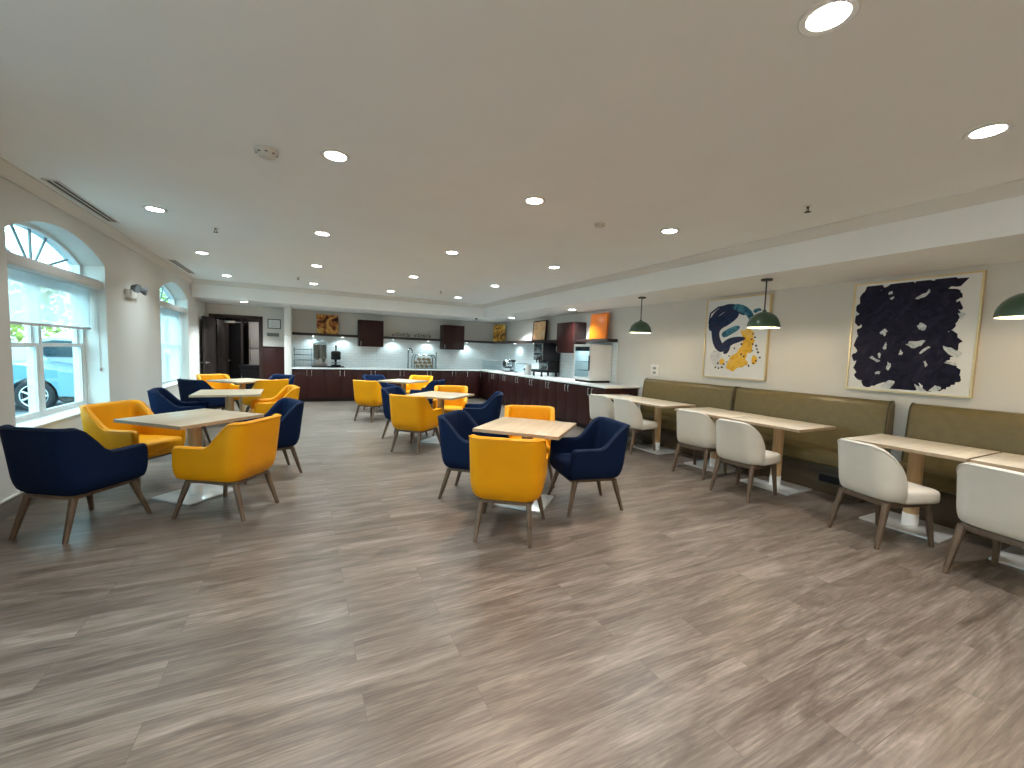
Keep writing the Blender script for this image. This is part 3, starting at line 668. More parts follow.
for z in (.24, .42):
    b = nb()
    for k in range(13): add_cyl(b, (-W_+.04+k*.04, D0+.02, z), (-W_+.04+k*.04, D1-.04, z), .003, n=5)
    add_cyl(b, (-W_+.035, D0+.02, z), (W_-.035, D0+.02, z), .004, n=6)
    obj('wire_shelf', b, M['chrome'], r)
ld = bpy.data.lights.new('cooler_lamp', 'AREA'); ld.shape = 'RECTANGLE'; ld.size = .4; ld.size_y = .2; ld.energy = 2.2; ld.color = (.8, .95, 1)
lo = bpy.data.objects.new('cooler_lamp', ld); C.objects.link(lo); lo.parent = r; lo.location = (0, .1, H_-.06)

# ------------------------------------------------------------------ wall bits
r = thing('framed_notice', 'small framed white notice on the wall beside the doorway', 'notice', (-.67, YB-.002, 1.88))
b = nb(); add_prism(b, [(-.15, 0), (.15, 0), (.15, .25), (-.15, .25)], 0, .02, XZY, holes=[[(-.13, .02), (.13, .02), (.13, .23), (-.13, .23)]]); obj('frame', b, M['dark_metal'], r)
b = nb(); add_box(b, -.13, .13, -.008, 0, .02, .23); pp = obj('paper', b, M['notice'], r)
b = nb()
for k, (a, c) in enumerate(((-.08, -.03), (-.06, .09), (-.09, .09), (-.09, .05), (-.07, .08))): add_box(b, a, c, -.0095, -.008, .19-.035*k, .197-.035*k)
obj('print_lines', b, M['ink_grey'], pp)
b = nb(); add_box(b, -.14, .14, -.014, 0, 0, .09, .004); o = tag(obj('door_sign', b, M['plaque']), 'dark grey plaque below the framed notice by the doorway', 'sign'); o.location = (-.70, YB-.001, 1.68)
r = thing('wall_outlet', 'square white wall outlet above the far end of the olive bench', 'outlet', (XR, 5.60, 1.13), -PI/2)
b = nb(); add_box(b, -.10, .10, -.012, 0, 0, .20, .005); obj('plate', b, M['plastic_w'], r)
for z in (.055, .135):
    b = nb(); add_box(b, -.035, .035, -.016, -.012, z-.022, z+.022, .004); obj('socket', b, M['ink_grey'], r)
r = thing('emergency_spotlight', 'twin-head grey emergency light on the wall between the arched windows', 'emergency light', (XL, 7.50, 2.02), PI/2)
b = nb(); add_box(b, -.16, .10, -.055, 0, .0, .12, .012); obj('housing', b, M['plastic_w'], r)
for x, dx in ((-.10, -.05), (.22, .05)):
    b = nb(); add_lathe(b, [(0, 0), (.03, 0), (.058, .05), (.058, .075), (0, .07)], n=18, mtx=Matrix.Translation((x, -.06, .15)) @ Matrix.Rotation(dx*6, 4, 'Z') @ Matrix.Rotation(PI/2+.25, 4, 'X')); add_tube(b, [(x*.6, -.03, .10), (x, -.05, .12), (x, -.06, .15)], .012, 6); obj('lamp_head', b, M['ink_grey'], r)
r = thing('ceiling_camera', 'tiny black camera under the soffit where bulkhead meets it', 'camera', (4.45, YK+.12, ZS))
b = nb(); add_lathe(b, [(0, 0), (.04, 0), (.04, -.012), (0, -.012)], n=16); obj('base', b, M['plastic_w'], r)
b = nb(); add_lathe(b, [(.035, -.012), (.033, -.035), (.018, -.055), (0, -.06)], n=16); obj('dome', b, M['plastic_b'], r)

# ------------------------------------------------------------------ framed abstracts on the right wall
def bil(quad, p):
    """image-like coordinates -> (u, v) of a quad TL, TR, BR, BL (few Newton steps)"""
    u = v = .5
    TL, TR, BR, BL = quad
    for _ in range(12):
        x = (1-v)*((1-u)*TL[0]+u*TR[0])+v*((1-u)*BL[0]+u*BR[0]); y = (1-v)*((1-u)*TL[1]+u*TR[1])+v*((1-u)*BL[1]+u*BR[1])
        xu = (1-v)*(TR[0]-TL[0])+v*(BR[0]-BL[0]); xv = (1-u)*(BL[0]-TL[0])+u*(BR[0]-TR[0])
        yu = (1-v)*(TR[1]-TL[1])+v*(BR[1]-BL[1]); yv = (1-u)*(BL[1]-TL[1])+u*(BR[1]-TR[1])
        D = xu*yv-xv*yu; ex, ey = p[0]-x, p[1]-y
        u += (ex*yv-xv*ey)/D; v += (xu*ey-ex*yu)/D
    return u, v
def painting(label, y_hi, y_lo, z0, z1, quad, layers):
    w, h = y_hi-y_lo, z1-z0
    r = thing('framed_painting', label, 'painting', (XR-.002, (y_hi+y_lo)/2, z0), -PI/2)    # local -Y faces the room, local +x = world -Y
    b = nb(); add_prism(b, [(-w/2, 0), (w/2, 0), (w/2, h), (-w/2, h)], 0, .045, XZY, holes=[[(-w/2+.016, .016), (w/2-.016, .016), (w/2-.016, h-.016), (-w/2+.016, h-.016)]]); obj('frame', b, M['gold'], r)
    b = nb(); add_box(b, -w/2+.016, w/2-.016, -.032, -.002, .016, h-.016); cv = obj('canvas', b, M['canvas'], r)
    for i, (nm, m, polys) in enumerate(layers):
        b = nb()
        for pl in polys:
            pts = []
            for p in pl:
                u, v = bil(quad, p); u = min(max(u, .03), .97); v = min(max(v, .03), .97); pts.append((-w/2+u*w, h*(1-v)))
            add_prism(b, pts, .032, .0328+.0012*i+.00003*(len(b.verts) % 37), XZY)
        obj(nm, b, m, cv, smooth=0)
    return r
def jag(pl, amp, n=3, seed=1):
    rnd = random.Random(seed); out = []
    for a, c in zip(pl, pl[1:]+pl[:1]):
        out.append(a)
        for k in range(1, n):
            t = k/n; out.append((a[0]+(c[0]-a[0])*t+rnd.uniform(-amp, amp), a[1]+(c[1]-a[1])*t+rnd.uniform(-amp, amp)))
    return out
def chaikin(pl, it=2):
    for _ in range(it):
        out = []
        for a, c in zip(pl, pl[1:]+pl[:1]): out += [(a[0]*.75+c[0]*.25, a[1]*.75+c[1]*.25), (a[0]*.25+c[0]*.75, a[1]*.25+c[1]*.75)]
        pl = out
    return pl
def stroke(x, y, l, w, ang, seed):
    rd = random.Random(seed); ca, sa = math.cos(ang), math.sin(ang); n = 7
    up = [(-l/2+l*k/n, w/2*(.75+.35*rd.random())) for k in range(n+1)]; dn = [(l/2-l*k/n, -w/2*(.75+.35*rd.random())) for k in range(n+1)]
    pl = up+[(l/2+w*.25*rd.random(), w*.1)]+dn+[(-l/2-w*.25*rd.random(), 0)]
    return [(x+u*ca+v*sa, y-u*sa+v*ca) for u, v in pl]
def ribbon(path, ws):
    L, R2 = [], []
    for i, p in enumerate(path):
        a = path[max(i-1, 0)]; c = path[min(i+1, len(path)-1)]; dx, dy = c[0]-a[0], c[1]-a[1]; l = math.hypot(dx, dy) or 1
        w = ws[i] if isinstance(ws, list) else ws
        L.append((p[0]-dy/l*w/2, p[1]+dx/l*w/2)); R2.append((p[0]+dy/l*w/2, p[1]-dx/l*w/2))
    return L+R2[::-1]
Q2 = [(163, 158), (752, 97), (680, 670), (122, 630)]
dark = [(190, 215), (240, 172), (297, 152), (302, 186), (350, 150), (430, 150), (428, 168), (500, 131), (545, 140), (555, 118), (632, 113), (600, 175), (655, 185), (635, 225), (640, 262), (650, 300), (640, 320), (600, 368), (605, 400), (640, 425), (620, 480), (590, 500), (610, 525), (645, 540), (635, 590), (560, 640), (520, 640), (475, 600), (440, 642), (350, 625), (318, 600), (270, 618), (200, 590), (192, 560), (160, 535), (185, 470), (163, 425), (205, 355), (186, 300)]
wh2 = [[(470, 340), (490, 328), (512, 345), (500, 362), (478, 358)], [(296, 372), (322, 355), (336, 368), (318, 390)], [(418, 425), (450, 412), (505, 408), (488, 432), (445, 442)], [(312, 448), (326, 418), (334, 425), (322, 452)], [(480, 465), (522, 434), (526, 440), (486, 470)], [(578, 432), (610, 440), (650, 462), (632, 488), (600, 470)],
       [(244, 484), (262, 480), (300, 500), (280, 506)], [(276, 555), (300, 553), (298, 563), (280, 564)], [(304, 616), (340, 592), (368, 600), (345, 630), (320, 634)], [(515, 640), (545, 612), (566, 628), (545, 642)], [(468, 215), (505, 196), (526, 178), (531, 188), (500, 214), (476, 222)], [(338, 192), (356, 184), (360, 194), (344, 202)],
       [(388, 470), (398, 446), (406, 462), (400, 474)], [(497, 505), (506, 498), (514, 520), (505, 530)], [(345, 216), (362, 208), (366, 216), (352, 224)], [(288, 470), (296, 466), (298, 484), (290, 488)], [(578, 508), (625, 522), (630, 512), (590, 505)], [(335, 505), (350, 520), (340, 545), (328, 540)], [(640, 285), (668, 285), (672, 300), (650, 315)], [(456, 606), (500, 634), (490, 642), (470, 634)]]
st2 = [[(610, 165), (650, 130), (690, 128), (655, 165), (640, 168)], [(190, 250), (205, 245), (200, 330), (190, 320)]]
rb = random.Random(11)
edge2 = [stroke(x, y, rb.uniform(60, 95), rb.uniform(34, 52), rb.uniform(.35, .95), i) for i, (x, y) in enumerate([(235, 195), (275, 180), (375, 165), (415, 165), (480, 160), (585, 140), (610, 150), (625, 210), (625, 260), (615, 300), (590, 350), (590, 400), (605, 430), (570, 480), (595, 540), (600, 590), (545, 610), (440, 620), (380, 615), (250, 595), (200, 555), (195, 470), (195, 420), (215, 360), (205, 310), (210, 250)])]
tex2 = [stroke(rb.uniform(230, 590), rb.uniform(190, 590), rb.uniform(50, 110), rb.uniform(10, 26), rb.uniform(.2, 1.3), 50+i) for i in range(34)]
hl2 = [ribbon([(270+i*48+12*math.sin(i*3), 230+((i*97) % 330)), (285+i*48, 226+((i*97) % 330))], 7) for i in range(7)]
painting('large gold-framed abstract filled with a dark navy-black painted mass', 2.585, 1.55, 1.165, 2.375, Q2,
         [('dark_brushwork', M['ink'], [jag(dark, 5, 3, 4)]+st2+edge2), ('streaked_brushwork', M['ink2'], tex2), ('pale_brushwork', M['pale'], [chaikin(jag([(sum(q[0] for q in p_)/len(p_)+(x-sum(q[0] for q in p_)/len(p_))*1.05, sum(q[1] for q in p_)/len(p_)+(y-sum(q[1] for q in p_)/len(p_))*1.05) for x, y in p_], 5, 3, i), 1) for i, p_ in enumerate(wh2)])])
Q1 = [(105, 182), (488, 140), (442, 662), (82, 636)]
navy1 = [ribbon([(345, 262), (290, 222), (225, 222), (165, 262), (132, 318), (150, 360)], [30, 46, 40, 34, 40, 60]), ribbon([(300, 240), (230, 290), (165, 330), (160, 390), (180, 450), (215, 480)], [60, 80, 70, 48, 56, 44]), ribbon([(205, 470), (250, 425), (300, 412), (342, 405)], [50, 44, 36, 16]), [(205, 500), (235, 440), (262, 440), (240, 500)]]
loop1 = [ribbon([(118, 320), (128, 260), (180, 222), (260, 208)], [8, 10, 10, 8])]
teal1 = [ribbon([(205, 392), (250, 366), (310, 336)], [34, 40, 26]), ribbon([(275, 212), (330, 226), (372, 262), (380, 300)], [26, 44, 40, 26]), ribbon([(390, 250), (420, 232), (432, 240)], [22, 20, 12])]
och1 = [jag([(228, 580), (255, 520), (290, 495), (320, 455), (330, 400), (315, 360), (362, 345), (392, 365), (388, 420), (362, 470), (345, 520), (352, 565), (310, 580), (270, 608)], 6, 3, 9), [(380, 500), (408, 520), (398, 560), (372, 560)], [(185, 540), (210, 522), (222, 548), (200, 572)]]
wash1 = [chaikin([(125, 500), (170, 470), (215, 520), (180, 580), (140, 560)])]
navy1 = [chaikin(p_, 2) for p_ in navy1]; teal1 = [chaikin(p_, 2) for p_ in teal1]+[stroke(300, 238, 70, 14, -.5, 3), stroke(255, 372, 60, 10, .5, 4)]; och1 = [chaikin(p_, 1) for p_ in och1]+[stroke(300, 540, 110, 40, .8, 5), stroke(370, 450, 80, 30, 1.3, 6)]
rn = random.Random(5)
dots1 = [[(x+rn.uniform(3, 7)*math.cos(t), y+rn.uniform(3, 8)*math.sin(t)) for t in (0, 1.2, 2.4, 3.6, 4.9)] for x, y in [(318, 500), (332, 515), (248, 512), (320, 440), (385, 380), (378, 410), (395, 400), (382, 440), (400, 450), (380, 480), (410, 490), (420, 520), (400, 540), (385, 555), (360, 570), (165, 580), (185, 585), (205, 580), (218, 560), (180, 555), (235, 548), (405, 470), (280, 465)]]
painting('gold-framed abstract of swirling navy and teal over a yellow splash', 4.555, 3.545, 1.18, 2.385, Q1,
         [('grey_brushwork', M['grey_wash'], wash1), ('yellow_brushwork', M['ochre'], och1), ('navy_brushwork', M['ink_blue'], navy1+loop1), ('teal_brushwork', M['teal'], teal1), ('dark_spatter', M['ink'], dots1)])

# ------------------------------------------------------------------ seating
def shell_path(hw, yf, yr, r, nside=9, narc=8, nback=7):
    """U-shaped plan from the front of the -x side round the back to the front of the +x side: (point, outward normal)"""
    out = []
    for i in range(nside): out.append((Vector((-hw, yf+(yr+r-yf)*i/nside)), Vector((-1, 0))))
    for i in range(narc):
        a = PI+PI/2*i/narc; n = Vector((math.cos(a), math.sin(a))); out.append((Vector((-hw+r, yr+r))+r*n, n))
    for i in range(nback+1): out.append((Vector((-hw+r+(2*hw-2*r)*i/nback, yr)), Vector((0, -1))))
    for i in range(1, narc+1):
        a = -PI/2+PI/2*i/narc; n = Vector((math.cos(a), math.sin(a))); out.append((Vector((hw-r, yr+r))+r*n, n))
    for i in range(1, nside+1): out.append((Vector((hw, yr+r+(yf-yr-r)*i/nside)), Vector((1, 0))))
    return out
def make_shell(path, hfun, z0, zin, th, rake, flare, tuck):
    """upholstered wall following the path; returns the shell mesh and the outer top edge line"""
    rings = []; edge = []
    for p, n in path:
        h, b = hfun(p, n)
        def off(z):
            t = (z-z0)/(.83-z0)
            o = flare*t - tuck*max(0, 1-t/.20)**2
            q = p+n*o
            return Vector((q.x, q.y-rake*b*max(0, t)**1.2, z))
        zs = [z0+(h-.022-z0)*k/6 for k in range(7)]
        outer = [off(z) for z in zs]
        nn = Vector((n.x, n.y, 0))
        top = [off(h)-nn*.010+Vector((0, 0, -.004)), off(h)-nn*(th*.5), off(h)-nn*(th-.010)+Vector((0, 0, -.004))]
        inner = [off(z)-nn*th for z in [h-.022+(zin-h+.022)*k/5 for k in range(6)]]
        rings.append(outer+top+inner); e = off(h-.014); edge.append(e-nn*.001)
    return rings_mesh(nb(), rings), edge
def cushion(plan, levels):
    """plan: outline; levels: (z, inset) - inset shrinks towards the outline centre"""
    cx = sum(p[0] for p in plan)/len(plan); cy = sum(p[1] for p in plan)/len(plan)
    hx = max(abs(p[0]-cx) for p in plan); hy = max(abs(p[1]-cy) for p in plan)
    return rings_mesh(nb(), [[Vector((cx+(x-cx)*(1-i/hx), cy+(y-cy)*(1-i/hy), z)) for x, y in plan] for z, i in levels])
def rrect(x0, x1, y0, y1, rf, rb, n=6):
    pts = []
    for cx, cy, r, a0 in ((x1-rf, y1-rf, rf, 0), (x0+rf, y1-rf, rf, PI/2), (x0+rb, y0+rb, rb, PI), (x1-rb, y0+rb, rb, 1.5*PI)):
        for k in range(n+1):
            a = a0+PI/2*k/n; pts.append((cx+r*math.cos(a), cy+r*math.sin(a)))
    return pts
def leg_mesh(top, foot, w0, w1):
    t = Vector(top); f = Vector(foot); rings = []
    for k in range(5):
        s = k/4; c = t.lerp(f, s); w = w0+(w1-w0)*s
        rings.append([c+Vector((x*w/2, y*w/2, 0)) for x, y in ((-1, -.6), (-.6, -1), (.6, -1), (1, -.6), (1, .6), (.6, 1), (-.6, 1), (-1, .6))])
    return rings_mesh(nb(), rings)
def make_armchair(name, label, fab, pip):
    r = thing(name, label, 'armchair')
    path = shell_path(.285, .285, -.27, .115)
    def hf(p, n):
        b = max(0, -n.y)
        s = smooth01((-p.y-.01)/.19)
        return .612+(.825-.612)*s, s
    sh, edge = make_shell(path, hf, .315, .36, .058, .05, .012, .032)
    obj('shell', sh, M[fab], r, smooth=50, sub=1)
    e = nb(); add_tube(e, edge[1:-1], .005, 6); obj('piping', e, M[pip], r)
    pl = rrect(-.222, .222, -.225, .315, .05, .09)
    obj('seat', cushion(pl, [(.355, .02), (.36, .006), (.375, 0), (.435, 0), (.455, .006), (.466, .022), (.472, .07), (.476, .15)]), M[fab], r, smooth=60)
    obj('seat_base', cushion(rrect(-.235, .235, -.235, .278, .03, .09), [(.317, .02), (.32, .008), (.33, 0), (.37, 0)]), M[fab], r, smooth=60)
    obj('seat_frame', cushion(rrect(-.215, .215, -.225, .245, .03, .06), [(.292, .0), (.316, 0)]), M['leg'], r)
    for sx in (-1, 1):
        obj('leg', leg_mesh((sx*.185, -.195, .305), (sx*.212, -.285, 0), .046, .028), M['leg'], r, smooth=60)
        obj('leg', leg_mesh((sx*.205, .205, .305), (sx*.272, .285, 0), .046, .028), M['leg'], r, smooth=60)
    return r
def make_side_chair(label):
    r = thing('dining_chair', label, 'dining chair')
    path = shell_path(.25, -.07, -.24, .13, nside=6, narc=9, nback=8)
    S = [0]
    for a_, c_ in zip(path, path[1:]): S.append(S[-1]+(c_[0]-a_[0]).length)
    mid = S[-1]/2; arc = {(round(p.x, 5), round(p.y, 5)): abs(q-mid) for (p, n), q in zip(path, S)}
    def hf(p, n):
        q = max(0, (arc[(round(p.x, 5), round(p.y, 5))]-.09)/(mid-.09))
        return .425+(.825-.425)*max(0, 1-q**2.3)**.62, max(0, 1-q*.8)
    sh, edge = make_shell(path, hf, .365, .41, .042, .085, .004, .022)
    obj('shell', sh, M['cream'], r, smooth=50, sub=1)
    e = nb(); add_tube(e, edge[2:-2], .0045, 6); obj('piping', e, M['cream_piping'], r)
    half = [(.0, -.20), (.08, -.20), (.14, -.19), (.18, -.165), (.200, -.14), (.205, -.12), (.214, -.10), (.236, -.08), (.249, -.055), (.250, .04), (.250, .14), (.248, .20), (.240, .245), (.222, .268), (.19, .278), (.10, .283), (0, .284)]
    pl = half+[(-x, y) for x, y in half[-2:0:-1]]
    obj('seat', cushion(pl, [(.366, .012), (.372, .004), (.39, 0), (.44, 0), (.458, .006), (.470, .025), (.475, .08)]), M['cream'], r, smooth=60)
    obj('seat_frame', cushion(rrect(-.205, .205, -.205, .235, .03, .06), [(.328, .004), (.332, 0), (.366, 0), (.372, .004)]), M['leg'], r)
    for sx in (-1, 1):
        obj('leg', leg_mesh((sx*.185, -.185, .36), (sx*.208, -.265, 0), .046, .029), M['leg'], r, smooth=60)
        obj('leg', leg_mesh((sx*.19, .205, .36), (sx*.212, .25, 0), .046, .029), M['leg'], r, smooth=60)
    return r

G4 = 'armchairs around the square tables'
ych = make_armchair('armchair', '', 'yellow', 'yellow_piping'); nch = make_armchair('armchair', '', 'navy', 'navy_piping')
used = {}
def place(proto, x, y, dx, dy, label):
    rz = face_dir(dx, dy)
    if proto.name not in used:
        used[proto.name] = 1; proto.location = (x, y, 0); proto.rotation_euler = (0, 0, rz); proto['label'] = label; proto['group'] = G4
        return proto
    return dup(proto, (x, y, 0), rz, label, G4)
Y, NV = ych, nch
# nearest table by the window
place(NV, -1.54, 4.30, .53, .85, 'dark navy armchair seen from behind, nearest the window wall, at the first window-side table')
place(Y, -.57, 4.27, -.83, .52, 'yellow armchair seen from behind and side, at the near side of the first window-side table')
place(NV, -.36, 5.36, -.95, -.32, 'navy armchair half hidden by a yellow one at the first window-side table')
place(Y, -1.50, 5.36, .86, -.50, 'yellow armchair under the nearer arched window, its seat facing the table')
# second table by the window
place(NV, -1.47, 7.0, .97, .10, 'navy armchair at the second window-side table, its back against the window wall')
place(Y, -.40, 7.28, -.97, -.18, 'yellow armchair on the aisle side of the second window-side table')
# third table by the window
place(NV, -1.55, 8.98, .70, .71, 'navy armchair at the third window-side table, just under the farther arched window')
place(Y, -1.50, 10.05, .62, -.78, 'yellow armchair facing us from behind the third window-side table, by the doorway')
place(Y, -.62, 8.95, -.55, .83, 'yellow armchair with its back to us at the third window-side table')
place(NV, -.55, 10.05, -.70, -.71, 'navy armchair beyond the third window-side table, in front of the white wing wall')
# front middle table
place(Y, 1.51, 2.97, .58, .81, 'yellow armchair closest to us, back turned, at the front middle table')
place(NV, 2.462, 3.205, -.97, .20, 'navy armchair on the bench side of the front middle table')
place(NV, 1.55, 3.84, .75, -.66, 'navy armchair on the window side of the front middle table')
place(Y, 2.33, 4.12, -.45, -.89, 'yellow armchair behind the front middle table, only its back showing')
# second middle table
place(Y, 1.47, 5.96, .73, .68, 'yellow armchair with its back to us at the second middle table')
place(NV, 1.50, 6.85, .80, -.60, 'navy armchair mostly hidden behind the yellow one at the second middle table')
place(Y, 2.33, 7.0, -.35, -.94, 'yellow armchair facing us from behind the second middle table')
place(NV, 2.50, 5.98, -.90, .40, 'navy armchair in profile on the bench side of the second middle table')
# third middle table
place(Y, 1.27, 8.76, .73, .68, 'yellow armchair with its back to us at the third middle table, nearest the back counter')
place(NV, 1.60, 10.1, .45, -.89, 'navy armchair behind the third middle table, its top edge against the dark cabinets')
place(Y, 2.50, 10.02, -.60, -.80, 'yellow armchair facing us from behind the third middle table')
place(NV, 2.42, 8.86, -.75, .66, 'navy armchair with its back to us at the third middle table')

sc0 = make_side_chair('')
GS = 'cream chairs facing the bench'
sides = [(4.37, 1.64, .94, -.30, 'cream dining chair pulled out at the table below the large dark painting'),
         (4.27, .87, .96, -.22, 'cream dining chair cut by the photo edge, nearest us along the bench'),
         (4.34, 2.84, .99, .06, 'cream dining chair nearest us of the pair below the navy and yellow painting'),
         (4.55, 3.58, .98, .15, 'cream dining chair farther from us of the pair below the navy and yellow painting'),
         (4.60, 4.84, .99, .05, 'cream dining chair nearest us of the pair close to the counter end'),
         (4.60, 5.48, .97, .22, 'cream dining chair farthest from us along the bench, touching the dark counter end')]
for i, (x, y, dx, dy, lab) in enumerate(sides):
    if i == 0: sc0.location = (x, y, 0); sc0.rotation_euler = (0, 0, face_dir(dx, dy)); sc0['label'] = lab; sc0['group'] = GS
    else: dup(sc0, (x, y, 0), face_dir(dx, dy), lab, GS)

# ------------------------------------------------------------------ tables
def make_table(name, w, d, bw, bd, top='top'):
    r = thing(name, '', 'table'); TH = .757
    b = nb(); add_box(b, -w/2, w/2, -d/2, d/2, TH-.030, TH, .002); t = obj('tabletop', b, M[top], r)
    e = nb()
    for x0, x1, y0, y1 in ((-w/2-.0015, -w/2+.002, -d/2-.0015, d/2+.0015), (w/2-.002, w/2+.0015, -d/2-.0015, d/2+.0015), (-w/2, w/2, -d/2-.0015, -d/2+.002), (-w/2, w/2, d/2-.002, d/2+.0015)): add_box(e, x0, x1, y0, y1, TH-.029, TH-.003)
    obj('edge_band', e, M['topedge'], t)
    b = nb(); add_box(b, -.19, .19, -.03, .03, TH-.046, TH-.030, .003); add_box(b, -.03, .03, -.19, .19, TH-.046, TH-.030, .003); obj('bracket', b, M['dark_metal'], r)
    b = nb(); add_lathe(b, [(0, .12), (.054, .12), (.054, TH-.046), (0, TH-.046)], n=28); obj('column', b, M['column'], r)
    b = nb(); add_lathe(b, [(0, .012), (.057, .012), (.057, .125), (.053, .128), (0, .128)], n=28); obj('sleeve', b, M['white_metal'], r)
    b = nb(); add_box(b, -bw/2, bw/2, -bd/2, bd/2, 0.0, .020, .006); obj('base_plate', b, M['plate'], r)
    return r
t0 = make_table('square_table', .80, .80, .47, .47)
GT = 'square oak tables'
A45 = math.radians(45)
tl = [(-.92, 4.80, 'square oak table nearest us on the window side'), (-.95, 7.15, 'square oak table second along the window wall'), (-1.05, 9.50, 'square oak table farthest along the window wall, near the doorway'),
      (1.945, 3.48, 'square oak table in the middle of the room, nearest us'), (1.97, 6.40, 'square oak table second in the middle row'), (2.02, 9.40, 'square oak table third in the middle row, nearest the back counter')]
for i, (x, y, lab) in enumerate(tl):
    o = t0 if i == 0 else dup(t0, (x, y, 0), 0, lab)
    o.location = (x, y, 0); o.rotation_euler = (0, 0, .02 if i == 1 else A45+(.03 if i == 0 else -.02)); o['label'] = lab; o['group'] = GT
t1 = make_table('bench_table', .70, .815, .50, .56, 'top_pale')
GB = 'oak tables along the bench'
bl = [(4.93, 1.635, 'narrow oak table below the large dark painting'), (4.915, .80, 'narrow oak table cut by the photo edge, nearest us along the bench'), (4.95, 2.86, 'narrow oak table below and right of the navy and yellow painting, its free corner showing'),
      (4.975, 3.69, 'narrow oak table below the navy and yellow painting, butted against its twin'), (5.0, 4.75, 'narrow oak table near the counter end with its free corner towards us'), (5.0, 5.57, 'narrow oak table farthest along the bench, closest to the counter')]
for i, (x, y, lab) in enumerate(bl):
    o = t1 if i == 0 else dup(t1, (x, y, 0), 0, lab)
    o.location = (x, y, 0); o['label'] = lab; o['group'] = GB

# ------------------------------------------------------------------ bench along the right wall
def bench(y0, y1, label, outlets):
    L = y1-y0; r = thing('banquette', label, 'bench', (XR-.003, (y0+y1)/2, 0), 0, 'olive banquettes')
    def blk(prof, inset):
        """profile in (x, z) swept along Y with rounded ends"""
        cx = sum(p[0] for p in prof)/len(prof); cz = sum(p[1] for p in prof)/len(prof)
        R = []
        for y, s in ((-L/2, .055), (-L/2+.008, .02), (-L/2+.03, 0), (L/2-.03, 0), (L/2-.008, .02), (L/2, .055)):
            R.append([Vector((x+(cx-x)*s*2, y, z+(cz-z)*s)) for x, z in prof])
        return rings_mesh(nb(), R)
    bp_ = [(-.012, .44), (-.185, .44), (-.190, .48), (-.135, 1.00), (-.120, 1.045), (-.095, 1.065), (-.05, 1.07), (-.022, 1.06), (-.012, 1.03)]
    obj('backrest', blk(bp_, 0), M['olive'], r, smooth=40)
    for y in (-L/2+.012, L/2-.012):
        w = nb(); add_tube(w, [(-.02, y, 1.06), (-.06, y, 1.072), (-.098, y, 1.067), (-.124, y, 1.045), (-.139, y, 1.0), (-.193, y, .49)], .007, 6)
        obj('welt', w, M['olive_dark'], r)
    sp = [(-.10, .33), (-.585, .33), (-.605, .345), (-.612, .39), (-.605, .43), (-.58, .455), (-.50, .468), (-.17, .462), (-.10, .45)]
    obj('seat', blk(sp, 0), M['olive'], r, smooth=40)
    b = nb(); add_box(b, -.575, -.02, -L/2+.01, L/2-.01, .27, .33, .004); obj('seat_rail', b, M['olive_dark'], r)
    b = nb(); add_box(b, -.52, -.02, -L/2+.02, L/2-.02, 0, .27, .003); add_box(b, -.526, -.52, -L/2+.02, L/2-.02, .235, .265, .002); bs = obj('plinth', b, M['bench_base'], r)
    for oy in outlets:
        b = nb(); add_box(b, -.529, -.52, oy-.10-(y0+y1)/2, oy+.10-(y0+y1)/2, .13, .21, .003); k = obj('power_outlet', b, M['plastic_b'], bs)
    return r
bench(3.925, 5.72, 'olive leatherette bench section nearest the counter', [4.3])
bench(2.115, 3.905, 'olive leatherette bench section between the two paintings, in the middle', [2.44])
bench(-.60, 1.965, 'olive leatherette bench section closest to us, beneath the large dark painting', [1.72])

# ------------------------------------------------------------------ pendants
def pendant(x, y, label):
    zb = 1.86; r = thing('pendant_lamp', label, 'pendant lamp', (x, y, ZS), 0, 'green dome pendants')
    H = ZS-zb
    b = nb(); add_lathe(b, [(0, 0), (.062, 0), (.062, -.018), (.055, -.022), (0, -.022)], n=24); obj('canopy', b, M['dark_metal'], r)
    b = nb(); add_cyl(b, (0, 0, -.02), (0, 0, -H+.20), .008, n=10); obj('rod', b, M['dark_metal'], r)
    R = .175; out = [(0, -H+.205), (.02, -H+.205), (.024, -H+.185)]+[(R*math.sin(a), -H+.185*math.cos(a)) for a in [PI/2*k/14 for k in range(2, 15)]]
    b = nb(); add_lathe(b, out+[(R-.002, -H-.006), (R-.006, -H)], n=40); sh = obj('lamp_shade', b, M['green'], r, smooth=60)
    b = nb(); add_lathe(b, [((R-.006)*math.sin(a), -H+.178*math.cos(a)) for a in [PI/2*k/12 for k in range(13)]]+[(R-.003, -H-.005)], n=40); obj('shade_lining', b, M['lamp_in'], sh, smooth=60)
    b = nb(); q = bmesh.new(); bmesh.ops.create_uvsphere(q, u_segments=16, v_segments=10, radius=.042); merge(b, q, Matrix.Translation((0, 0, -H+.065))); add_cyl(b, (0, 0, -H+.09), (0, 0, -H+.16), .018, n=10); obj('bulb', b, M['bulb'], r, smooth=80)
    ld = bpy.data.lights.new('pendant_light', 'POINT'); ld.energy = 9; ld.color = (1, .80, .55); ld.shadow_soft_size = .05
    lo = bpy.data.objects.new('pendant_light', ld); C.objects.link(lo); lo.parent = r; lo.location = (0, 0, -H+.01)
pendant(4.93, 5.17, 'green dome pendant farthest along the bench, hanging near the counter end')
pendant(4.93, 3.13, 'green dome pendant hanging in front of the navy and yellow painting')
pendant(4.93, 1.09, 'green dome pendant cut by the photo edge, nearest us')

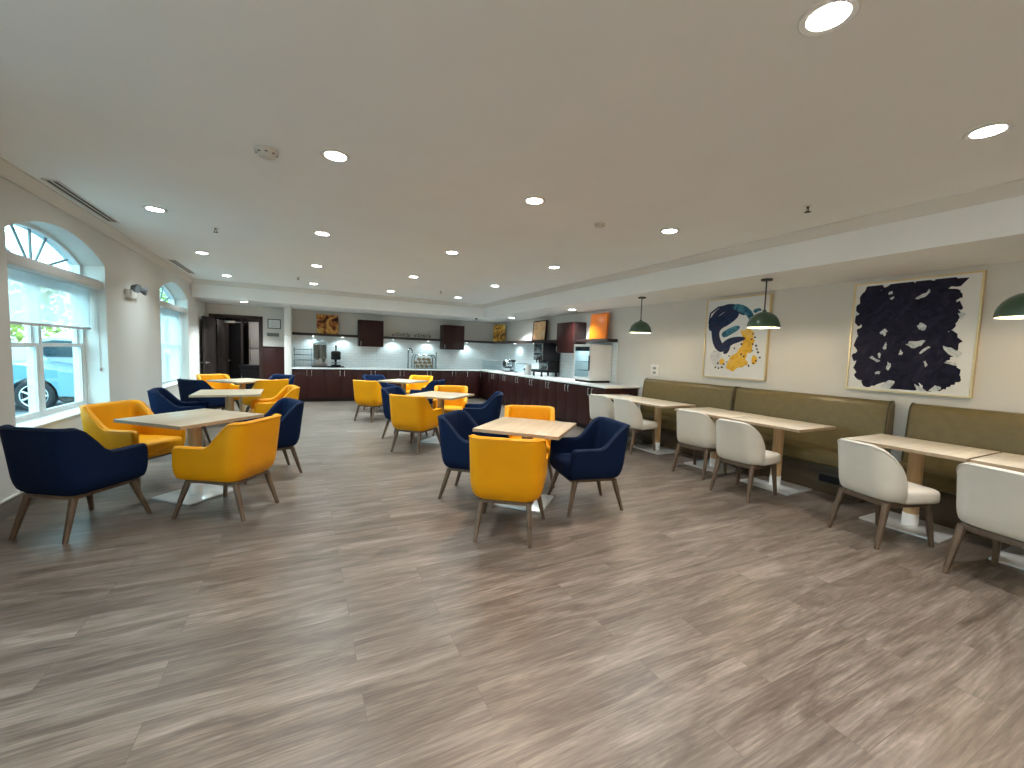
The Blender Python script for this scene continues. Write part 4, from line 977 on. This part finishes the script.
# ------------------------------------------------------------------ ceiling fittings
DL = 16
def downlight(x, y, z, label, m='lens', col=(.96, .98, 1), e=DL):
    r = thing('downlight', label, 'ceiling light', (x, y, z), 0, 'recessed round downlights')
    b = nb(); add_lathe(b, [(.070, .0), (.100, 0), (.100, -.004), (.094, -.009), (.072, -.006)], n=32); obj('trim_ring', b, M['trimw'], r)
    b = nb(); add_lathe(b, [(0, -.001), (.071, -.001), (.071, -.005), (.05, -.0065), (0, -.007)], n=32); obj('lens', b, M[m], r)
    ld = bpy.data.lights.new('downlight_area', 'AREA'); ld.shape = 'DISK'; ld.size = .14; ld.energy = e; ld.color = col; ld.spread = math.radians(115)
    lo = bpy.data.objects.new('downlight_area', ld); C.objects.link(lo); lo.parent = r; lo.location = (0, 0, -.012)
LX = [-1.35, .21, 1.83, 3.48]; LY = [1.0, 3.30, 5.57, 7.80, 10.05]
row = ['nearest us', 'second row from us', 'third row from us', 'fourth row from us', 'last row by the bulkhead']
colm = ['over the window-side tables', 'left of the middle tables', 'right of the middle tables', 'nearest the right soffit']
colm = ['in the line over the window-side tables', 'in the line beside the window-side tables', 'in the line over the middle tables', 'in the line beside the long soffit']
for j, y in enumerate(LY):
    for i, x in enumerate(LX):
        if (j == 0 and i < 2) or (j == 1 and i == 0): continue
        warm = (i == 2 and j == 1)
        downlight(x, y, ZC, 'round recessed ceiling light %s, %s' % (colm[i], row[j]), 'lens_warm' if warm else 'lens', (1, .82, .64) if warm else ((.99, .98, .95), (.97, .99, .98), (.87, .98, 1), (.80, .97, 1), (.78, .97, 1))[j], DL*(.95, 1, 1.25, 1.9, 2.5)[j]*(.4 if i == 0 else 1))
for x, y in ((-1.35, 1.0), (.21, 1.0), (-1.35, -1.27), (.21, -1.27), (1.83, -1.27), (3.48, -1.27)):  # unseen lamps continuing the downlight grid, added to light the near end
    ld = bpy.data.lights.new('downlight_behind', 'AREA'); ld.shape = 'DISK'; ld.size = .14; ld.energy = DL; ld.color = (1, .93, .85); ld.spread = math.radians(115)
    lo = bpy.data.objects.new('downlight_behind', ld); C.objects.link(lo); lo.location = (x, y, ZC-.012)
downlight(-1.21, 11.45, ZS, 'round recessed light under the low bulkhead, above the pantry doorway', col=(.86, .97, 1), e=42)
for k, (x, lab) in enumerate(((1.0, 'near the amber painting'), (2.9, 'over the small brown ornaments'))):
    pass
downlight(5.18, 10.4, ZS, 'round recessed light under the soffit, over the chrome juice machine', col=(.86, .97, 1), e=32)
downlight(5.18, 7.5, ZS, 'round recessed light under the soffit, over the plain orange canvas', col=(.9, .97, 1), e=26)
def diffuser(y0, y1, label):
    r = thing('slot_diffuser', label, 'air vent', (-1.93, (y0+y1)/2, ZC), 0, 'slot diffusers beside the window wall')
    L = (y1-y0)/2
    b = nb()
    for x0, x1 in ((-.055, -.040), (-.006, .006), (.040, .055)): add_box(b, x0, x1, -L, L, -.010, 0, .002)
    for y in (-L, L-.012): add_box(b, -.055, .055, y, y+.012, -.010, 0, .002)
    obj('frame', b, M['trimw'], r)
    b = nb(); add_box(b, -.040, -.006, -L+.012, L-.012, -.003, 0); add_box(b, .006, .040, -L+.012, L-.012, -.003, 0); obj('slot', b, M['plastic_b'], r)
diffuser(5.07, 6.42, 'long black two-slot air vent above the nearer arched window')
diffuser(8.75, 10.2, 'long black two-slot air vent above the farther arched window')
r = thing('smoke_detector', 'round off-white smoke detector on the ceiling, nearest the window side', 'smoke detector', (-.22, 3.46, ZC), 0)
b = nb(); add_lathe(b, [(0, 0), (.075, 0), (.075, -.012), (.066, -.02), (.062, -.03), (.05, -.045), (.03, -.05), (0, -.052)], n=28); obj('body', b, M['wall'], r)
b = nb()
for k in range(8): a = k*PI/4; add_box(b, .058*math.cos(a)-.010, .058*math.cos(a)+.010, .058*math.sin(a)-.010, .058*math.sin(a)+.010, -.034, -.026, .003)
obj('vent_slots', b, M['plaque'], r)
r = thing('smoke_detector', 'small round smoke detector on the ceiling, between warm downlight and soffit', 'smoke detector', (2.72, 3.51, ZC), 0)
b = nb(); add_lathe(b, [(0, 0), (.055, 0), (.055, -.012), (.04, -.03), (.02, -.036), (0, -.036)], n=24); obj('body', b, M['wall'], r)
b = nb(); add_lathe(b, [(.041, -.026), (.046, -.026), (.046, -.020), (.041, -.020)], n=24); obj('vent_slots', b, M['plaque'], r)
def sprinkler(x, y, label):
    r = thing('sprinkler', label, 'sprinkler', (x, y, ZC), 0, 'ceiling sprinklers')
    b = nb(); add_lathe(b, [(0, 0), (.032, 0), (.030, -.006), (0, -.008)], n=18); obj('escutcheon', b, M['plastic_w'], r)
    b = nb(); add_cyl(b, (0, 0, -.006), (0, 0, -.022), .010, n=10); add_tube(b, [(-.010, 0, -.02), (-.014, 0, -.036), (0, 0, -.05)], .003, 6); add_tube(b, [(.010, 0, -.02), (.014, 0, -.036), (0, 0, -.05)], .003, 6); add_lathe(b, [(0, -.05), (.026, -.05), (.026, -.053), (0, -.053)], n=14); obj('head', b, M['dark_metal'], r)
sprinkler(3.89, 2.16, 'small ceiling sprinkler close to the long soffit')
sprinkler(-.91, 6.04, 'small ceiling sprinkler above the window-side tables')
sprinkler(-.08, 9.29, 'small ceiling sprinkler near the last downlight row, towards the window side')
sprinkler(2.79, 9.24, 'small ceiling sprinkler near the last downlight row, above the middle tables')

# ------------------------------------------------------------------ outside: car park seen through the windows
b = nb(); add_box(b, -40, XL-.31, -20, 60, -.35, -.30); struct('ground_outside', b, M['asphalt'])
def car(label, loc, rz, paint):
    """nose towards +X; side faces -Y"""
    r = thing('car', label, 'car', loc, rz)
    prof = [(2.25, .32), (2.28, .55), (2.18, .80), (1.25, .98), (.95, 1.02), (.35, 1.48), (.05, 1.55), (-1.35, 1.55), (-1.75, 1.45), (-2.2, 1.02), (-2.28, .95), (-2.3, .35)]
    arches = lambda cx: [(cx+.40*math.cos(t), .32+.40*math.sin(t)) for t in [PI-PI*k/8 for k in range(9)]]
    low = [(-2.3, .30)]+arches(-1.45)+arches(1.42)+[(2.25, .30)]
    body = low+prof[1:]
    m_ = Matrix(((1, 0, 0, 0), (0, 0, 1, 0), (0, 1, 0, 0), (0, 0, 0, 1)))
    b = nb(); add_prism(b, body, -.86, .86, m_); obj('body', b, M[paint], r)
    b = nb()
    for s in (-1, 1):
        y0, y1 = sorted((s*.855, s*.872))
        for poly in ([(.88, 1.03), (.36, 1.43), (-.30, 1.46), (-.30, 1.03)], [(-.38, 1.03), (-.38, 1.46), (-1.30, 1.46), (-1.62, 1.38), (-1.95, 1.03)]): add_prism(b, poly, y0, y1, m_)
    q = Matrix.Identity(4); add_box(b, -2.19, -2.1, -.70, .70, 1.08, 1.36, .02)
    ws = [(1.0, 1.04), (.42, 1.475), (.385, 1.465), (.96, 1.03)]; add_prism(b, [(x+.012, z+.012) for x, z in ws], -.76, .76, m_)
    obj('glazing', b, M['car_glass'], r)
    b = nb()
    for s in (-1, 1): add_box(b, 2.15, 2.27, s*.68-.14, s*.68+.14, .66, .80, .03)
    obj('headlight', b, M['alloy'], r)
    b = nb()
    for s in (-1, 1): add_box(b, -2.31, -2.22, s*.70-.12, s*.70+.12, .82, .98, .02)
    obj('tail_light', b, M['lamp_red'], r)
    b = nb()
    for s in (-1, 1): add_box(b, .72, .88, s*.93-.08, s*.93+.08, 1.02, 1.14, .03)
    obj('mirror', b, M[paint], r)
    for cx in (-1.45, 1.42):
        for s in (-1, 1):
            mx = Matrix.Translation((cx, s*.74, .33)) @ Matrix.Rotation(-s*PI/2, 4, 'X')
            b = nb(); add_lathe(b, [(.20, -.09), (.30, -.10), (.335, -.07), (.335, .10), (.30, .125), (.235, .12), (.20, .10)], n=30, mtx=mx); w_ = obj('wheel', b, M['tyre'], r)
            b = nb(); add_lathe(b, [(.0, .085), (.05, .11), (.06, .085), (.0, .08)], n=20, mtx=mx); add_lathe(b, [(.205, .06), (.238, .12), (.228, .123), (.205, .095)], n=30, mtx=mx)
            for k in range(7):
                a = 2*PI*k/7; p0 = mx @ Vector((.03*math.cos(a), .03*math.sin(a), .095)); p1 = mx @ Vector((.215*math.cos(a), .215*math.sin(a), .10)); add_cyl(b, p0, p1, .030, .022, 8)
            obj('rim', b, M['alloy'], w_)
            b = nb(); add_lathe(b, [(0, .03), (.20, .03), (.20, .02), (0, .02)], n=24, mtx=mx); obj('brake_disc', b, M['dark_metal'], w_)
    return r
car('light blue car parked outside the nearer arched window', (-7.15, 14.65, -.30), 0, 'car_blue').scale = (1.05, 1.1, 1.12)
car('silver grey car parked behind the light blue one', (-5.3, 18.2, -.30), 0, 'car_silver').scale = (1.05, 1.1, 1.15)
def tree(label, x, y, h, cr, m, seed):
    r = thing('tree', label, 'tree', (x, y, -.30), 0, 'trees beyond the car park')
    rd = random.Random(seed)
    b = nb(); add_tube(b, [(0, 0, 0), (.1, .05, h*.25), (0, .1, h*.5), (.05, 0, h*.75)], [.2, .17, .13, .05], 10)
    for k in range(5): a = k*1.3; add_tube(b, [(0, 0, h*.4), (cr*.35*math.cos(a), cr*.35*math.sin(a), h*.55), (cr*.6*math.cos(a), cr*.6*math.sin(a), h*.68)], [.09, .06, .03], 7)
    obj('trunk', b, M['bark'], r)
    t = bmesh.new()
    for k in range(1700):
        d = Vector((rd.gauss(0, 1), rd.gauss(0, 1), rd.gauss(0, 1))).normalized()*(rd.random()**.45)
        c = Vector((d.x*cr, d.y*cr, h*.62+d.z*h*.38)); u = Vector((rd.gauss(0, 1), rd.gauss(0, 1), rd.gauss(0, 1))).normalized(); v = u.orthogonal().normalized(); s = rd.uniform(.10, .22)
        t.faces.new([t.verts.new(c+u*s), t.verts.new(c+v*s*.6), t.verts.new(c-u*s), t.verts.new(c-v*s*.6)])
    me = nb(); merge(me, t); obj('crown', me, M[m], r, smooth=0)
tree('yellow-green leafy tree beyond the parked cars, its crown just below the blind', -13.5, 29, 5.0, 3.2, 'leaf2', 1)
tree('green leafy tree beyond the parked cars, nearer the building', -6.0, 29, 5.5, 3.4, 'leaf', 2)
tree('bushy green tree far beyond the parked cars', -21, 36, 6.0, 4.0, 'leaf', 3)

# unseen warm lamps added behind the camera to brighten ceiling and room
for x, y in ((-1.3, -1.9), (3.4, -2.2)):
    ld = bpy.data.lights.new('added_rear_lamp', 'POINT'); ld.energy = 44 if x < 0 else 20; ld.color = (1, .80, .56); ld.shadow_soft_size = .18
    lo = bpy.data.objects.new('added_rear_lamp', ld); C.objects.link(lo); lo.location = (x, y, 1.75)
# ------------------------------------------------------------------ daylight
W = bpy.data.worlds.new('overcast_sky'); SC.world = W; W.use_nodes = True
nt = W.node_tree; bg = nt.nodes['Background']
sk = nt.nodes.new('ShaderNodeTexSky'); sk.sky_type = 'PREETHAM'; sk.turbidity = 6; sk.sun_direction = Vector((.6, -.5, .62)).normalized()
mixc = nt.nodes.new('ShaderNodeMix'); mixc.data_type = 'RGBA'; mixc.inputs['Factor'].default_value = .75; mixc.inputs['B'].default_value = (.66, .86, .92, 1)
nt.links.new(sk.outputs['Color'], mixc.inputs['A']); nt.links.new(mixc.outputs['Result'], bg.inputs['Color'])
bg.inputs['Strength'].default_value = 8

# ------------------------------------------------------------------ output
SC.view_settings.view_transform = 'Standard'; SC.view_settings.look = 'None'; SC.view_settings.gamma = 1; SC.view_settings.exposure = .45
SC.view_settings.use_curve_mapping = False
SC.cycles.use_denoising = True
SC.cycles.max_bounces = 8; SC.cycles.diffuse_bounces = 5; SC.cycles.transparent_max_bounces = 12
SC.cycles.sample_clamp_indirect = 6
